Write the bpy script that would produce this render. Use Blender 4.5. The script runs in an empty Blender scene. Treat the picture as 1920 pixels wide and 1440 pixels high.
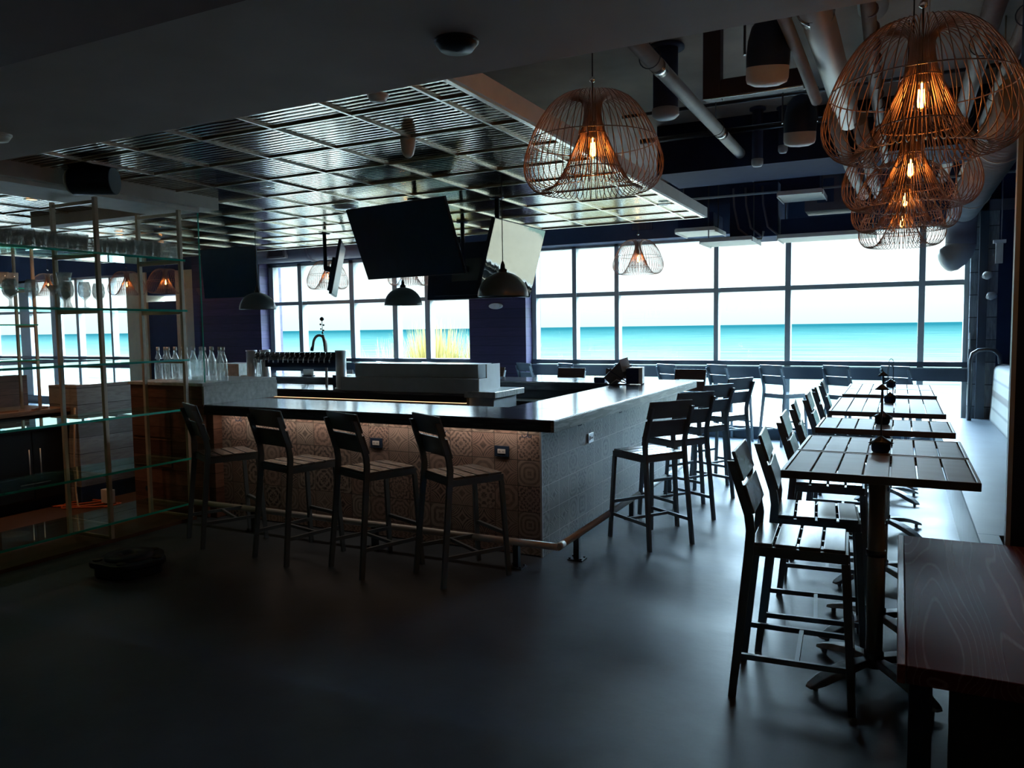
import bpy, bmesh, math, random
from mathutils import Vector, Matrix
random.seed(7)
SC = bpy.context.scene
COL = SC.collection
R = math.radians
PI = math.pi

# ------------------------------------------------------------------ camera
H = 1.75
pitch, roll, yaw = R(4.15), R(0.79), R(26.6)
F = Vector((-math.sin(yaw)*math.cos(pitch), math.cos(yaw)*math.cos(pitch), -math.sin(pitch)))
R0 = Vector((math.cos(yaw), math.sin(yaw), 0)); U0 = R0.cross(F)
RR = R0*math.cos(roll) - U0*math.sin(roll); UU = U0*math.cos(roll) + R0*math.sin(roll)
cd = bpy.data.cameras.new('camera'); cam = bpy.data.objects.new('camera', cd); COL.objects.link(cam)
M = Matrix.Identity(4)
for i in range(3):
    M[i][0], M[i][1], M[i][2] = RR[i], UU[i], -F[i]
M[2][3] = H
cam.matrix_world = M
cd.sensor_fit = 'HORIZONTAL'; cd.sensor_width = 36; cd.lens = 36*1450/1920
cd.clip_start = 0.05; cd.clip_end = 60000
SC.camera = cam

# ------------------------------------------------------------------ view, sky, sun
SC.view_settings.view_transform = 'Standard'
SC.view_settings.look = 'None'
SC.view_settings.exposure = 1.8
SC.view_settings.gamma = 1.0
SC.view_settings.use_curve_mapping = False
SKY = 1.0
w = bpy.data.worlds.new('sky'); SC.world = w; w.use_nodes = True
nt = w.node_tree; nt.nodes.clear()
tc = nt.nodes.new('ShaderNodeTexCoord'); sp = nt.nodes.new('ShaderNodeSeparateXYZ')
rp = nt.nodes.new('ShaderNodeValToRGB'); bg = nt.nodes.new('ShaderNodeBackground'); wo = nt.nodes.new('ShaderNodeOutputWorld')
nt.links.new(tc.outputs['Generated'], sp.inputs[0]); nt.links.new(sp.outputs['Z'], rp.inputs[0])
nt.links.new(rp.outputs[0], bg.inputs[0]); nt.links.new(bg.outputs[0], wo.inputs[0])
bg.inputs[1].default_value = 8.0*SKY
e = rp.color_ramp.elements
e[0].position = 0.0; e[0].color = (0.0355, 0.045, 0.047, 1)
e[1].position = 1.0; e[1].color = (0.86, 1.26, 1.75, 1)
for p_, c_ in ((0.03, (0.043, 0.050, 0.051, 1)), (0.12, (0.049, 0.054, 0.0545, 1)), (0.16, (0.16, 0.20, 0.22, 1)), (0.22, (0.80, 1.10, 1.35, 1)), (0.5, (0.86, 1.22, 1.62, 1))):
    q = e.new(p_); q.color = c_
sd = bpy.data.lights.new('sun', 'SUN'); sd.energy = 4.0; sd.angle = R(0.6); sd.color = (1.0, 0.95, 0.86)
so = bpy.data.objects.new('sun', sd); COL.objects.link(so)
so.rotation_euler = Vector((-0.35, 0.75, -1.0)).to_track_quat('-Z', 'Y').to_euler()
so.location = (8, -10, 20)

# ------------------------------------------------------------------ helpers
def tag(o, label=None, cat=None, group=None, kind=None):
    if label: o['label'] = label
    if cat: o['category'] = cat
    if group: o['group'] = group
    if kind: o['kind'] = kind
    return o

def empty(name, loc, rz=0.0, label=None, cat=None, group=None):
    o = bpy.data.objects.new(name, None); COL.objects.link(o)
    o.location = loc; o.rotation_euler = (0, 0, rz); o.empty_display_size = 0.1
    return tag(o, label, cat, group)

def copy_tree(o, parent=None):
    c = o.copy(); COL.objects.link(c)
    if parent: c.parent = parent
    for ch in list(o.children): copy_tree(ch, c)
    return c

class MB:
    def __init__(s): s.bm = bmesh.new()
    def box(s, x0, x1, y0, y1, z0, z1, mi=0):
        vs = [s.bm.verts.new(p) for p in ((x0,y0,z0),(x1,y0,z0),(x1,y1,z0),(x0,y1,z0),(x0,y0,z1),(x1,y0,z1),(x1,y1,z1),(x0,y1,z1))]
        for f in ((0,3,2,1),(4,5,6,7),(0,1,5,4),(1,2,6,5),(2,3,7,6),(3,0,4,7)):
            fc = s.bm.faces.new([vs[i] for i in f]); fc.material_index = mi
        return s
    def bar(s, p0, p1, w, h, up=(0,0,1), w1=None, h1=None):
        p0 = Vector(p0); p1 = Vector(p1); d = (p1-p0).normalized(); up = Vector(up)
        a = d.cross(up)
        if a.length < 1e-4: a = d.cross(Vector((0,1,0)))
        a.normalize(); b = a.cross(d).normalized()
        w1 = w if w1 is None else w1; h1 = h if h1 is None else h1
        vs = []
        for p, ww, hh in ((p0,w,h),(p1,w1,h1)):
            for sx, sy in ((-1,-1),(1,-1),(1,1),(-1,1)):
                vs.append(s.bm.verts.new(p + a*ww/2*sx + b*hh/2*sy))
        for f in ((3,2,1,0),(4,5,6,7),(0,1,5,4),(1,2,6,5),(2,3,7,6),(3,0,4,7)):
            s.bm.faces.new([vs[i] for i in f])
        return s
    def path(s, pts, w, h, up=(0,0,1)):
        for i in range(len(pts)-1): s.bar(pts[i], pts[i+1], w, h, up)
        return s
    def tube(s, pts, r, n=10, closed=False, cap=True):
        pts = [Vector(p) for p in pts]; N = len(pts); rings = []
        rr = r if isinstance(r, (list, tuple)) else [r]*N
        prev = None
        for i, p in enumerate(pts):
            if closed: d = (pts[(i+1) % N]-pts[i-1]).normalized()
            elif i == 0: d = (pts[1]-p).normalized()
            elif i == N-1: d = (p-pts[-2]).normalized()
            else: d = (pts[i+1]-pts[i-1]).normalized()
            if prev is None:
                a = d.cross(Vector((0,0,1)))
                if a.length < 1e-3: a = d.cross(Vector((0,1,0)))
            else:
                a = prev - d*prev.dot(d)
            a.normalize(); prev = a; b = d.cross(a)
            rings.append([s.bm.verts.new(p + (a*math.cos(2*PI*k/n) + b*math.sin(2*PI*k/n))*rr[i]) for k in range(n)])
        for i in range(N if closed else N-1):
            A = rings[i]; B = rings[(i+1) % N]
            for k in range(n):
                f = s.bm.faces.new((A[k], A[(k+1) % n], B[(k+1) % n], B[k])); f.smooth = True
        if not closed and cap:
            s.bm.faces.new(rings[0][::-1]); s.bm.faces.new(rings[-1])
        return s
    def lathe(s, prof, c=(0,0,0), n=24, cap0=False, cap1=False):
        c = Vector(c); rings = []
        for r, z in prof:
            rings.append([s.bm.verts.new(c + Vector((max(r,1e-4)*math.cos(2*PI*k/n), max(r,1e-4)*math.sin(2*PI*k/n), z))) for k in range(n)])
        for i in range(len(rings)-1):
            A, B = rings[i], rings[i+1]
            for k in range(n):
                f = s.bm.faces.new((A[k], A[(k+1) % n], B[(k+1) % n], B[k])); f.smooth = True
        if cap0: s.bm.faces.new(rings[0][::-1])
        if cap1: s.bm.faces.new(rings[-1])
        return s
    def prism(s, outline, axis, a0, a1):
        # outline in the two other axes, extruded along axis
        def pt(u, v, t):
            return {'x': (t,u,v), 'y': (u,t,v), 'z': (u,v,t)}[axis]
        A = [s.bm.verts.new(pt(u,v,a0)) for u,v in outline]; B = [s.bm.verts.new(pt(u,v,a1)) for u,v in outline]
        n = len(A)
        s.bm.faces.new(A[::-1]); s.bm.faces.new(B)
        for k in range(n): s.bm.faces.new((A[k], A[(k+1) % n], B[(k+1) % n], B[k]))
        return s
    def build(s, name, m, parent=None, bevel=0.0, loc=None, rot=None, recalc=True):
        if recalc: bmesh.ops.recalc_face_normals(s.bm, faces=s.bm.faces[:])
        me = bpy.data.meshes.new(name); s.bm.to_mesh(me); s.bm.free()
        me.materials.append(m)
        o = bpy.data.objects.new(name, me); COL.objects.link(o)
        if parent: o.parent = parent
        if loc: o.location = loc
        if rot: o.rotation_euler = rot
        if bevel:
            b = o.modifiers.new('bevel', 'BEVEL'); b.width = bevel; b.segments = 2; b.limit_method = 'ANGLE'; b.angle_limit = R(40)
        return o

def struct(o): o['kind'] = 'structure'; return o

# ------------------------------------------------------------------ materials
def newmat(name):
    m = bpy.data.materials.new(name); m.use_nodes = True
    n = m.node_tree; b = n.nodes['Principled BSDF']
    return m, n, b
def mat(name, col, rough=0.5, metal=0.0, vary=0.0, scale=8.0, bump=0.0, bscale=30.0, spec=0.5, stretch=(1,1,1), rvary=0.0):
    m, n, b = newmat(name)
    b.inputs['Base Color'].default_value = (*col, 1); b.inputs['Roughness'].default_value = rough
    b.inputs['Metallic'].default_value = metal; b.inputs['Specular IOR Level'].default_value = spec
    tcn = n.nodes.new('ShaderNodeTexCoord'); mp = n.nodes.new('ShaderNodeMapping'); mp.inputs['Scale'].default_value = stretch
    n.links.new(tcn.outputs['Object'], mp.inputs[0])
    ns = n.nodes.new('ShaderNodeTexNoise'); ns.inputs['Scale'].default_value = scale; ns.inputs['Detail'].default_value = 5
    n.links.new(mp.outputs[0], ns.inputs['Vector'])
    v = max(vary, 0.06)
    rmp = n.nodes.new('ShaderNodeValToRGB')
    rmp.color_ramp.elements[0].position = 0.3; rmp.color_ramp.elements[1].position = 0.7
    rmp.color_ramp.elements[0].color = (*[c*(1-v) for c in col], 1); rmp.color_ramp.elements[1].color = (*[min(1, c*(1+v)) for c in col], 1)
    n.links.new(ns.outputs['Fac'], rmp.inputs[0]); n.links.new(rmp.outputs[0], b.inputs['Base Color'])
    if rvary:
        mr = n.nodes.new('ShaderNodeMapRange'); mr.inputs['To Min'].default_value = max(0.02, rough-rvary); mr.inputs['To Max'].default_value = rough+rvary
        n.links.new(ns.outputs['Fac'], mr.inputs['Value']); n.links.new(mr.outputs[0], b.inputs['Roughness'])
    if bump:
        n2 = n.nodes.new('ShaderNodeTexNoise'); n2.inputs['Scale'].default_value = bscale; n2.inputs['Detail'].default_value = 4
        n.links.new(mp.outputs[0], n2.inputs['Vector'])
        bp = n.nodes.new('ShaderNodeBump'); bp.inputs['Strength'].default_value = bump; bp.inputs['Distance'].default_value = 0.01
        n.links.new(n2.outputs['Fac'], bp.inputs['Height']); n.links.new(bp.outputs[0], b.inputs['Normal'])
    return m
def emat(name, col, st):
    m, n, b = newmat(name)
    b.inputs['Base Color'].default_value = (0.02,0.02,0.02,1)
    b.inputs['Emission Color'].default_value = (*col, 1); b.inputs['Emission Strength'].default_value = st
    return m
def wood(name, c1, c2, rough=0.45, scale=3.0, stretch=(12,1,12), spec=0.5, bump=0.25, dist=4.0):
    m, n, b = newmat(name)
    tcn = n.nodes.new('ShaderNodeTexCoord'); mp = n.nodes.new('ShaderNodeMapping'); mp.inputs['Scale'].default_value = stretch
    n.links.new(tcn.outputs['Object'], mp.inputs[0])
    ns = n.nodes.new('ShaderNodeTexNoise'); ns.inputs['Scale'].default_value = scale; ns.inputs['Detail'].default_value = 6; ns.inputs['Distortion'].default_value = dist*0.25
    n.links.new(mp.outputs[0], ns.inputs['Vector'])
    wv = n.nodes.new('ShaderNodeMath'); wv.operation = 'MULTIPLY'; wv.inputs[1].default_value = 22.0
    n.links.new(ns.outputs['Fac'], wv.inputs[0])
    sn = n.nodes.new('ShaderNodeMath'); sn.operation = 'SINE'; n.links.new(wv.outputs[0], sn.inputs[0])
    mr = n.nodes.new('ShaderNodeMapRange'); mr.inputs['From Min'].default_value = -1; n.links.new(sn.outputs[0], mr.inputs['Value'])
    rmp = n.nodes.new('ShaderNodeValToRGB'); rmp.color_ramp.elements[0].color = (*c1,1); rmp.color_ramp.elements[1].color = (*c2,1)
    n.links.new(mr.outputs[0], rmp.inputs[0]); n.links.new(rmp.outputs[0], b.inputs['Base Color'])
    b.inputs['Roughness'].default_value = rough; b.inputs['Specular IOR Level'].default_value = spec
    bp = n.nodes.new('ShaderNodeBump'); bp.inputs['Strength'].default_value = bump; bp.inputs['Distance'].default_value = 0.003
    n.links.new(mr.outputs[0], bp.inputs['Height']); n.links.new(bp.outputs[0], b.inputs['Normal'])
    return m
def planks(name, c1, c2, board=0.14, axis='Z', rough=0.7, grain=(1,1,1)):
    """board wall: horizontal boards stacked along an axis, each board its own tint, with grain and dark joints"""
    m, n, b = newmat(name)
    tcn = n.nodes.new('ShaderNodeTexCoord'); s = n.nodes.new('ShaderNodeSeparateXYZ'); n.links.new(tcn.outputs['Object'], s.inputs[0])
    dv = n.nodes.new('ShaderNodeMath'); dv.operation = 'DIVIDE'; dv.inputs[1].default_value = board; n.links.new(s.outputs[axis], dv.inputs[0])
    fl = n.nodes.new('ShaderNodeMath'); fl.operation = 'FLOOR'; n.links.new(dv.outputs[0], fl.inputs[0])
    fr = n.nodes.new('ShaderNodeMath'); fr.operation = 'FRACT'; n.links.new(dv.outputs[0], fr.inputs[0])
    wn = n.nodes.new('ShaderNodeTexWhiteNoise'); wn.noise_dimensions = '1D'; n.links.new(fl.outputs[0], wn.inputs['W'])
    mp = n.nodes.new('ShaderNodeMapping'); mp.inputs['Scale'].default_value = grain; n.links.new(tcn.outputs['Object'], mp.inputs[0])
    ns = n.nodes.new('ShaderNodeTexNoise'); ns.inputs['Scale'].default_value = 3; ns.inputs['Detail'].default_value = 8; ns.inputs['Distortion'].default_value = 0.8
    n.links.new(mp.outputs[0], ns.inputs['Vector'])
    ad = n.nodes.new('ShaderNodeMath'); ad.operation = 'ADD'; n.links.new(ns.outputs['Fac'], ad.inputs[0])
    ml = n.nodes.new('ShaderNodeMath'); ml.operation = 'MULTIPLY'; ml.inputs[1].default_value = 0.5; n.links.new(wn.outputs['Value'], ml.inputs[0])
    n.links.new(ml.outputs[0], ad.inputs[1])
    sb = n.nodes.new('ShaderNodeMath'); sb.operation = 'SUBTRACT'; sb.inputs[1].default_value = 0.25; n.links.new(ad.outputs[0], sb.inputs[0])
    rmp = n.nodes.new('ShaderNodeValToRGB'); rmp.color_ramp.elements[0].position = 0.25; rmp.color_ramp.elements[1].position = 0.8
    rmp.color_ramp.elements[0].color = (*c1,1); rmp.color_ramp.elements[1].color = (*c2,1); n.links.new(sb.outputs[0], rmp.inputs[0])
    gt = n.nodes.new('ShaderNodeMath'); gt.operation = 'GREATER_THAN'; gt.inputs[1].default_value = 0.035; n.links.new(fr.outputs[0], gt.inputs[0])
    mx = n.nodes.new('ShaderNodeMix'); mx.data_type = 'RGBA'; n.links.new(gt.outputs[0], mx.inputs[0])
    mx.inputs[6].default_value = (*[c*0.25 for c in c1],1); n.links.new(rmp.outputs[0], mx.inputs[7])
    n.links.new(mx.outputs[2], b.inputs['Base Color']); b.inputs['Roughness'].default_value = rough
    bp = n.nodes.new('ShaderNodeBump'); bp.inputs['Strength'].default_value = 0.3; bp.inputs['Distance'].default_value = 0.004
    n.links.new(sb.outputs[0], bp.inputs['Height']); n.links.new(bp.outputs[0], b.inputs['Normal'])
    return m
def pattern_tiles(name, U, V, size, base, dark, tint, joint_dark, v0=0.0, contrast=1.0, vfreq=1.0):
    """patchwork of ornamental square tiles; every tile gets its own figure of rings, petals, lattices"""
    m, n, b = newmat(name); N = n.nodes; L = n.links
    def mth(op, a, bb=None, c=None):
        q = N.new('ShaderNodeMath'); q.operation = op
        for i, v in enumerate((a, bb, c)):
            if v is None: continue
            if isinstance(v, (int, float)): q.inputs[i].default_value = v
            else: L.new(v, q.inputs[i])
        return q.outputs[0]
    tcn = N.new('ShaderNodeTexCoord'); s = N.new('ShaderNodeSeparateXYZ'); L.new(tcn.outputs['Object'], s.inputs[0])
    u = mth('DIVIDE', s.outputs[U], size); v = mth('DIVIDE', mth('ADD', s.outputs[V], v0), size)
    fu, fv = mth('FLOOR', u), mth('FLOOR', v)
    pu, pv = mth('SUBTRACT', mth('FRACT', u), 0.5), mth('SUBTRACT', mth('FRACT', v), 0.5)
    cv = N.new('ShaderNodeCombineXYZ'); L.new(fu, cv.inputs[0]); L.new(fv, cv.inputs[1])
    wn = N.new('ShaderNodeTexWhiteNoise'); wn.noise_dimensions = '3D'; L.new(cv.outputs[0], wn.inputs['Vector'])
    sc = N.new('ShaderNodeSeparateColor'); L.new(wn.outputs['Color'], sc.inputs[0])
    r1, r2, r3 = sc.outputs[0], sc.outputs[1], sc.outputs[2]
    rad = mth('SQRT', mth('ADD', mth('MULTIPLY', pu, pu), mth('MULTIPLY', pv, pv)))
    ang = mth('ARCTAN2', pv, pu)
    k = mth('MULTIPLY', mth('FLOOR', mth('ADD', mth('MULTIPLY', r1, 2.99), 1)), 4)
    petal = mth('COSINE', mth('MULTIPLY', ang, k))
    amp = mth('MULTIPLY', r2, 2.6)
    fig1 = mth('SINE', mth('ADD', mth('MULTIPLY', rad, mth('ADD', 22, mth('MULTIPLY', r3, 26))), mth('MULTIPLY', petal, amp)))
    au, av = mth('ABSOLUTE', pu), mth('ABSOLUTE', pv)
    dia = mth('ADD', au, av)
    fig2 = mth('SINE', mth('MULTIPLY', dia, mth('ADD', 14, mth('MULTIPLY', r1, 20))))
    fig3 = mth('SINE', mth('ADD', mth('MULTIPLY', mth('MULTIPLY', au, av), 160), mth('MULTIPLY', rad, 18)))
    def mixf(t, a, bb): return mth('ADD', mth('MULTIPLY', a, mth('SUBTRACT', 1, t)), mth('MULTIPLY', bb, t))
    t1 = mth('GREATER_THAN', r2, 0.55); t2 = mth('GREATER_THAN', r3, 0.7)
    fig = mixf(t2, mixf(t1, fig1, mth('MULTIPLY', mth('ADD', fig1, fig2), 0.75)), fig3)
    mr = N.new('ShaderNodeMapRange'); mr.interpolation_type = 'SMOOTHSTEP'; mr.inputs['From Min'].default_value = -0.15; mr.inputs['From Max'].default_value = 0.35
    L.new(fig, mr.inputs['Value'])
    ns = N.new('ShaderNodeTexNoise'); ns.inputs['Scale'].default_value = 26; ns.inputs['Detail'].default_value = 6; L.new(tcn.outputs['Object'], ns.inputs['Vector'])
    wear = mth('MULTIPLY', mth('ADD', mth('MULTIPLY', ns.outputs['Fac'], 1.1), -0.05), contrast)
    fac = mth('MULTIPLY', mth('MULTIPLY', mr.outputs[0], wear), mth('ADD', 0.55, mth('MULTIPLY', r2, 0.5)))
    bc = N.new('ShaderNodeMix'); bc.data_type = 'RGBA'; L.new(mth('MULTIPLY', r1, 0.7), bc.inputs[0]); bc.inputs[6].default_value = (*base,1); bc.inputs[7].default_value = (*tint,1)
    mx = N.new('ShaderNodeMix'); mx.data_type = 'RGBA'; L.new(fac, mx.inputs[0]); L.new(bc.outputs[2], mx.inputs[6]); mx.inputs[7].default_value = (*dark,1)
    edge = mth('MAXIMUM', au, av); jt = mth('GREATER_THAN', edge, 0.488)
    mj = N.new('ShaderNodeMix'); mj.data_type = 'RGBA'; L.new(jt, mj.inputs[0]); L.new(mx.outputs[2], mj.inputs[6]); mj.inputs[7].default_value = (*joint_dark,1)
    L.new(mj.outputs[2], b.inputs['Base Color']); b.inputs['Roughness'].default_value = 0.42
    bp = N.new('ShaderNodeBump'); bp.invert = True; bp.inputs['Strength'].default_value = 0.5; bp.inputs['Distance'].default_value = 0.003
    L.new(jt, bp.inputs['Height']); L.new(bp.outputs[0], b.inputs['Normal'])
    return m
def glassy(name, tint=(0.9,1,0.97), refl=0.12, rough=0.0, gl=(1,1,1), haze=0.0):
    m = bpy.data.materials.new(name); m.use_nodes = True; n = m.node_tree; n.nodes.clear()
    o = n.nodes.new('ShaderNodeOutputMaterial'); mx = n.nodes.new('ShaderNodeMixShader')
    t = n.nodes.new('ShaderNodeBsdfTransparent'); t.inputs[0].default_value = (*tint,1)
    g = n.nodes.new('ShaderNodeBsdfGlossy'); g.inputs['Roughness'].default_value = rough; g.inputs[0].default_value = (*gl,1)
    fr = n.nodes.new('ShaderNodeLayerWeight'); fr.inputs[0].default_value = 0.5
    pw = n.nodes.new('ShaderNodeMath'); pw.operation = 'POWER'; pw.inputs[1].default_value = 4.0; n.links.new(fr.outputs['Facing'], pw.inputs[0])
    ad = n.nodes.new('ShaderNodeMath'); ad.operation = 'ADD'; ad.inputs[1].default_value = refl+0.035; ad.use_clamp = True
    n.links.new(pw.outputs[0], ad.inputs[0]); n.links.new(ad.outputs[0], mx.inputs[0])
    n.links.new(t.outputs[0], mx.inputs[1]); n.links.new(g.outputs[0], mx.inputs[2]); n.links.new(mx.outputs[0], o.inputs[0])
    if haze:
        df = n.nodes.new('ShaderNodeBsdfTranslucent'); df.inputs[0].default_value = (0.8,0.85,0.85,1); m2 = n.nodes.new('ShaderNodeMixShader'); m2.inputs[0].default_value = haze
        n.links.new(mx.outputs[0], m2.inputs[1]); n.links.new(df.outputs[0], m2.inputs[2]); n.links.new(m2.outputs[0], o.inputs[0])
    return m

m_floor = mat('polished_concrete', (0.058,0.078,0.100), 0.42, 0, 0.4, 1.6, 0.2, 7, 0.32, rvary=0.14)
m_quarry = mat('quarry_floor', (0.10,0.055,0.032), 0.5, 0, 0.2, 3)
m_soffit = mat('painted_soffit', (0.56,0.48,0.475), 0.7, 0, 0.12, 1.5, 0.1, 3, spec=0.25)
m_maroon = mat('maroon_paint', (0.14,0.055,0.06), 0.6)
m_slab = mat('grey_concrete_slab', (0.36,0.30,0.25), 0.9, 0, 0.25, 1.2, 0.2, 5)
m_white = mat('pale_grey_paint', (0.74,0.71,0.66), 0.6)
m_navy = mat('navy_paint', (0.020,0.036,0.085), 0.75, spec=0.12)
m_navy2 = mat('slate_navy_paint', (0.045,0.07,0.13), 0.75, spec=0.12)
m_purple = planks('plum_boards', (0.03,0.026,0.075), (0.06,0.045,0.12), 0.16, 'Z', 0.55, (1,1,10))
m_tile_metal = mat('ribbed_metal', (0.42,0.37,0.275), 0.13, 1.0, 0.08, 2)
m_grid = mat('ceiling_grid_metal', (0.80,0.74,0.62), 0.3, 1.0)
m_alum = mat('window_aluminium', (0.36,0.40,0.40), 0.45, 0.0, 0.05, 6, spec=0.6)
m_alumd = mat('dark_aluminium', (0.04,0.06,0.085), 0.4, 0.0, spec=0.6)
m_glass = glassy('window_glass', (0.97,1,0.99), 0.0)
m_bar_top = wood('varnished_bar_wood', (0.06,0.06,0.065), (0.11,0.11,0.115), 0.13, 2.0, (1,9,9), 0.7, 0.06)
m_bar_edge = wood('bar_edge_wood', (0.10,0.105,0.10), (0.24,0.245,0.23), 0.4, 2.0, (9,1,12), 0.5)
m_bar_edge_dark = wood('bar_edge_dark', (0.012,0.014,0.02), (0.035,0.038,0.045), 0.4, 2.0, (1,9,12), 0.4)
m_tile_f = pattern_tiles('ornate_front_tiles', 'X', 'Z', 0.2, (0.40,0.34,0.29), (0.055,0.05,0.055), (0.36,0.22,0.18), (0.06,0.055,0.05), 0.06, 1.5)
m_tile_r = pattern_tiles('ornate_side_tiles', 'Y', 'Z', 0.2, (0.36,0.37,0.35), (0.10,0.12,0.12), (0.30,0.31,0.30), (0.6,0.6,0.56), 0.06, 1.3)
m_brownwood = planks('dark_brown_boards', (0.09,0.045,0.032), (0.22,0.115,0.08), 0.14, 'Z', 0.5, (2,2,14))
m_greywood = planks('weathered_grey_boards', (0.18,0.17,0.16), (0.40,0.39,0.37), 0.17, 'Z', 0.75, (2,2,14))
m_stripwood = planks('pale_weathered_boards', (0.13,0.15,0.17), (0.34,0.37,0.39), 0.3, 'Z', 0.8, (14,14,2))
m_stone = mat('grey_speckled_stone', (0.46,0.48,0.45), 0.35, 0, 0.22, 22, 0.05, 40)
m_marble = mat('veined_marble', (0.40,0.42,0.41), 0.3, 0, 0.4, 12, stretch=(1,3,1))
m_steel = mat('brushed_steel', (0.68,0.70,0.69), 0.3, 0.6, 0.05, 4)
m_rail = mat('satin_rail_steel', (0.55,0.56,0.55), 0.38, 0.25, 0.05, 4)
m_steel_dark = mat('dark_steel', (0.10,0.11,0.12), 0.35, 1.0)
m_frame = mat('stool_frame_metal', (0.125,0.175,0.215), 0.40, 0.0, 0.08, 5, spec=0.6)  # colour lifted towards blue in place of haze and ambient light
m_slat = mat('stool_slat', (0.13,0.165,0.19), 0.27, 0.0, 0.15, 4, 0.03, 40, 0.8, (1,6,1))
m_slat_brown = wood('stool_brown_slat', (0.06,0.028,0.020), (0.10,0.045,0.03), 0.35, 2, (1,8,8), 0.5, 0.05)
m_slat_grey = mat('stool_grey_back', (0.15,0.19,0.20), 0.4, 0.0, 0.05)
m_table = mat('table_slat', (0.12,0.16,0.19), 0.5, 0.0, 0.12, 3, 0.02, 30, 0.7, (1,5,1))
m_tframe = mat('table_frame', (0.13,0.12,0.12), 0.4, 0.2)
m_bronze = mat('bronze_pole', (0.34,0.29,0.24), 0.4, 0.1)
m_castal = mat('cast_base_metal', (0.20,0.225,0.24), 0.42, 0.2, 0.5, 9)
m_bench = mat('bench_seat_metal', (0.11,0.14,0.17), 0.42, 0.1, 0.12, 3, 0.04, 18)
m_benchface = mat('bench_face', (0.32,0.35,0.35), 0.35, 0.3, 0.1)
m_woodbench = wood('dark_red_oak', (0.035,0.013,0.013), (0.10,0.055,0.055), 0.42, 1.3, (7,0.7,7), 0.35, 0.10, 5)
def oak(name, c1, c2):
    m, n, b = newmat(name); N = n.nodes; L = n.links
    tcn = N.new('ShaderNodeTexCoord'); mp = N.new('ShaderNodeMapping'); mp.inputs['Scale'].default_value = (1.0, 0.10, 1.0); L.new(tcn.outputs['Object'], mp.inputs[0])
    ns = N.new('ShaderNodeTexNoise'); ns.inputs['Scale'].default_value = 3.2; ns.inputs['Detail'].default_value = 1.5; L.new(mp.outputs[0], ns.inputs['Vector'])
    m1 = N.new('ShaderNodeMath'); m1.operation = 'MULTIPLY'; m1.inputs[1].default_value = 130; L.new(ns.outputs['Fac'], m1.inputs[0])
    m2 = N.new('ShaderNodeMath'); m2.operation = 'SINE'; L.new(m1.outputs[0], m2.inputs[0])
    mr = N.new('ShaderNodeMapRange'); mr.inputs['From Min'].default_value = 0.72; mr.inputs['From Max'].default_value = 1.0; L.new(m2.outputs[0], mr.inputs['Value'])
    mp2 = N.new('ShaderNodeMapping'); mp2.inputs['Scale'].default_value = (60, 3, 60); L.new(tcn.outputs['Object'], mp2.inputs[0])
    n2 = N.new('ShaderNodeTexNoise'); n2.inputs['Scale'].default_value = 3; n2.inputs['Detail'].default_value = 4; L.new(mp2.outputs[0], n2.inputs['Vector'])
    m3 = N.new('ShaderNodeMath'); m3.operation = 'MULTIPLY'; L.new(mr.outputs[0], m3.inputs[0]); L.new(n2.outputs['Fac'], m3.inputs[1])
    mx = N.new('ShaderNodeMix'); mx.data_type = 'RGBA'; L.new(m3.outputs[0], mx.inputs[0]); mx.inputs[6].default_value = (*c1,1); mx.inputs[7].default_value = (*c2,1)
    L.new(mx.outputs[2], b.inputs['Base Color']); b.inputs['Roughness'].default_value = 0.55; b.inputs['Specular IOR Level'].default_value = 0.10
    bp = N.new('ShaderNodeBump'); bp.inputs['Strength'].default_value = 0.25; bp.inputs['Distance'].default_value = 0.002; L.new(m3.outputs[0], bp.inputs['Height']); L.new(bp.outputs[0], b.inputs['Normal'])
    return m
m_woodbench = oak('wire_brushed_red_oak', (0.15,0.040,0.045), (0.32,0.19,0.19))
m_rededge = wood('red_oak_edge', (0.24,0.06,0.045), (0.34,0.10,0.07), 0.35, 2.0, (9,0.8,9), 0.5, 0.2)
m_black = mat('black_plastic', (0.018,0.036,0.072), 0.45, spec=0.3)  # navy lift imitates hazy window glare, put into the black's own colour
m_screen = mat('tv_screen', (0.016,0.062,0.13), 0.22, 0.0, spec=0.35)  # blue lift stands in for haze over the dark screen, painted in
m_screen_g = mat('glossy_tv_screen', (0.13,0.11,0.08), 0.035, 1.0, bump=0.25, bscale=2.2)
m_dome = mat('dome_enamel', (0.13,0.17,0.19), 0.3, 0.2, spec=0.7)
m_wire = mat('copper_wire', (0.33,0.205,0.15), 0.4, 0.5)
m_cord = mat('black_cord', (0.01,0.01,0.012), 0.5)
m_chrome = mat('chrome', (0.8,0.8,0.8), 0.1, 1.0)
m_duct = mat('galvanised_duct', (0.42,0.41,0.38), 0.45, 0.25, 0.1, 4)
m_pipe = mat('pipe_insulation', (0.30,0.285,0.26), 0.6, 0.0, 0.12, 8, 0.2, 12)
m_foil = mat('foil_wrap', (0.62,0.61,0.58), 0.2, 0.95, 0.25, 14, 0.8, 18)
m_plum = mat('plum_duct_wrap', (0.035,0.025,0.04), 0.6)
m_cream = mat('cream_panel', (0.62,0.58,0.46), 0.6)
m_creamwall = mat('cream_wall', (0.62,0.55,0.35), 0.7)
m_greyduct = mat('grey_wrapped_duct', (0.14,0.125,0.15), 0.6)
m_spkwhite = mat('speaker_grille_white', (0.72,0.70,0.64), 0.5)
m_smoke = mat('white_plastic', (0.75,0.75,0.73), 0.4)
m_shelfglass = glassy('shelf_glass', (0.80,0.93,0.90), 0.10, gl=(0.75,1,0.95))
m_glassedge = mat('green_glass_edge', (0.03,0.62,0.47), 0.15, 0.0, spec=0.8)
m_paneglass = glassy('divider_glass', (0.93,0.99,0.97), 0.05)
m_ware = glassy('glassware', (0.985,0.99,0.99), 0.14, 0.03, haze=0.22)
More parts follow.
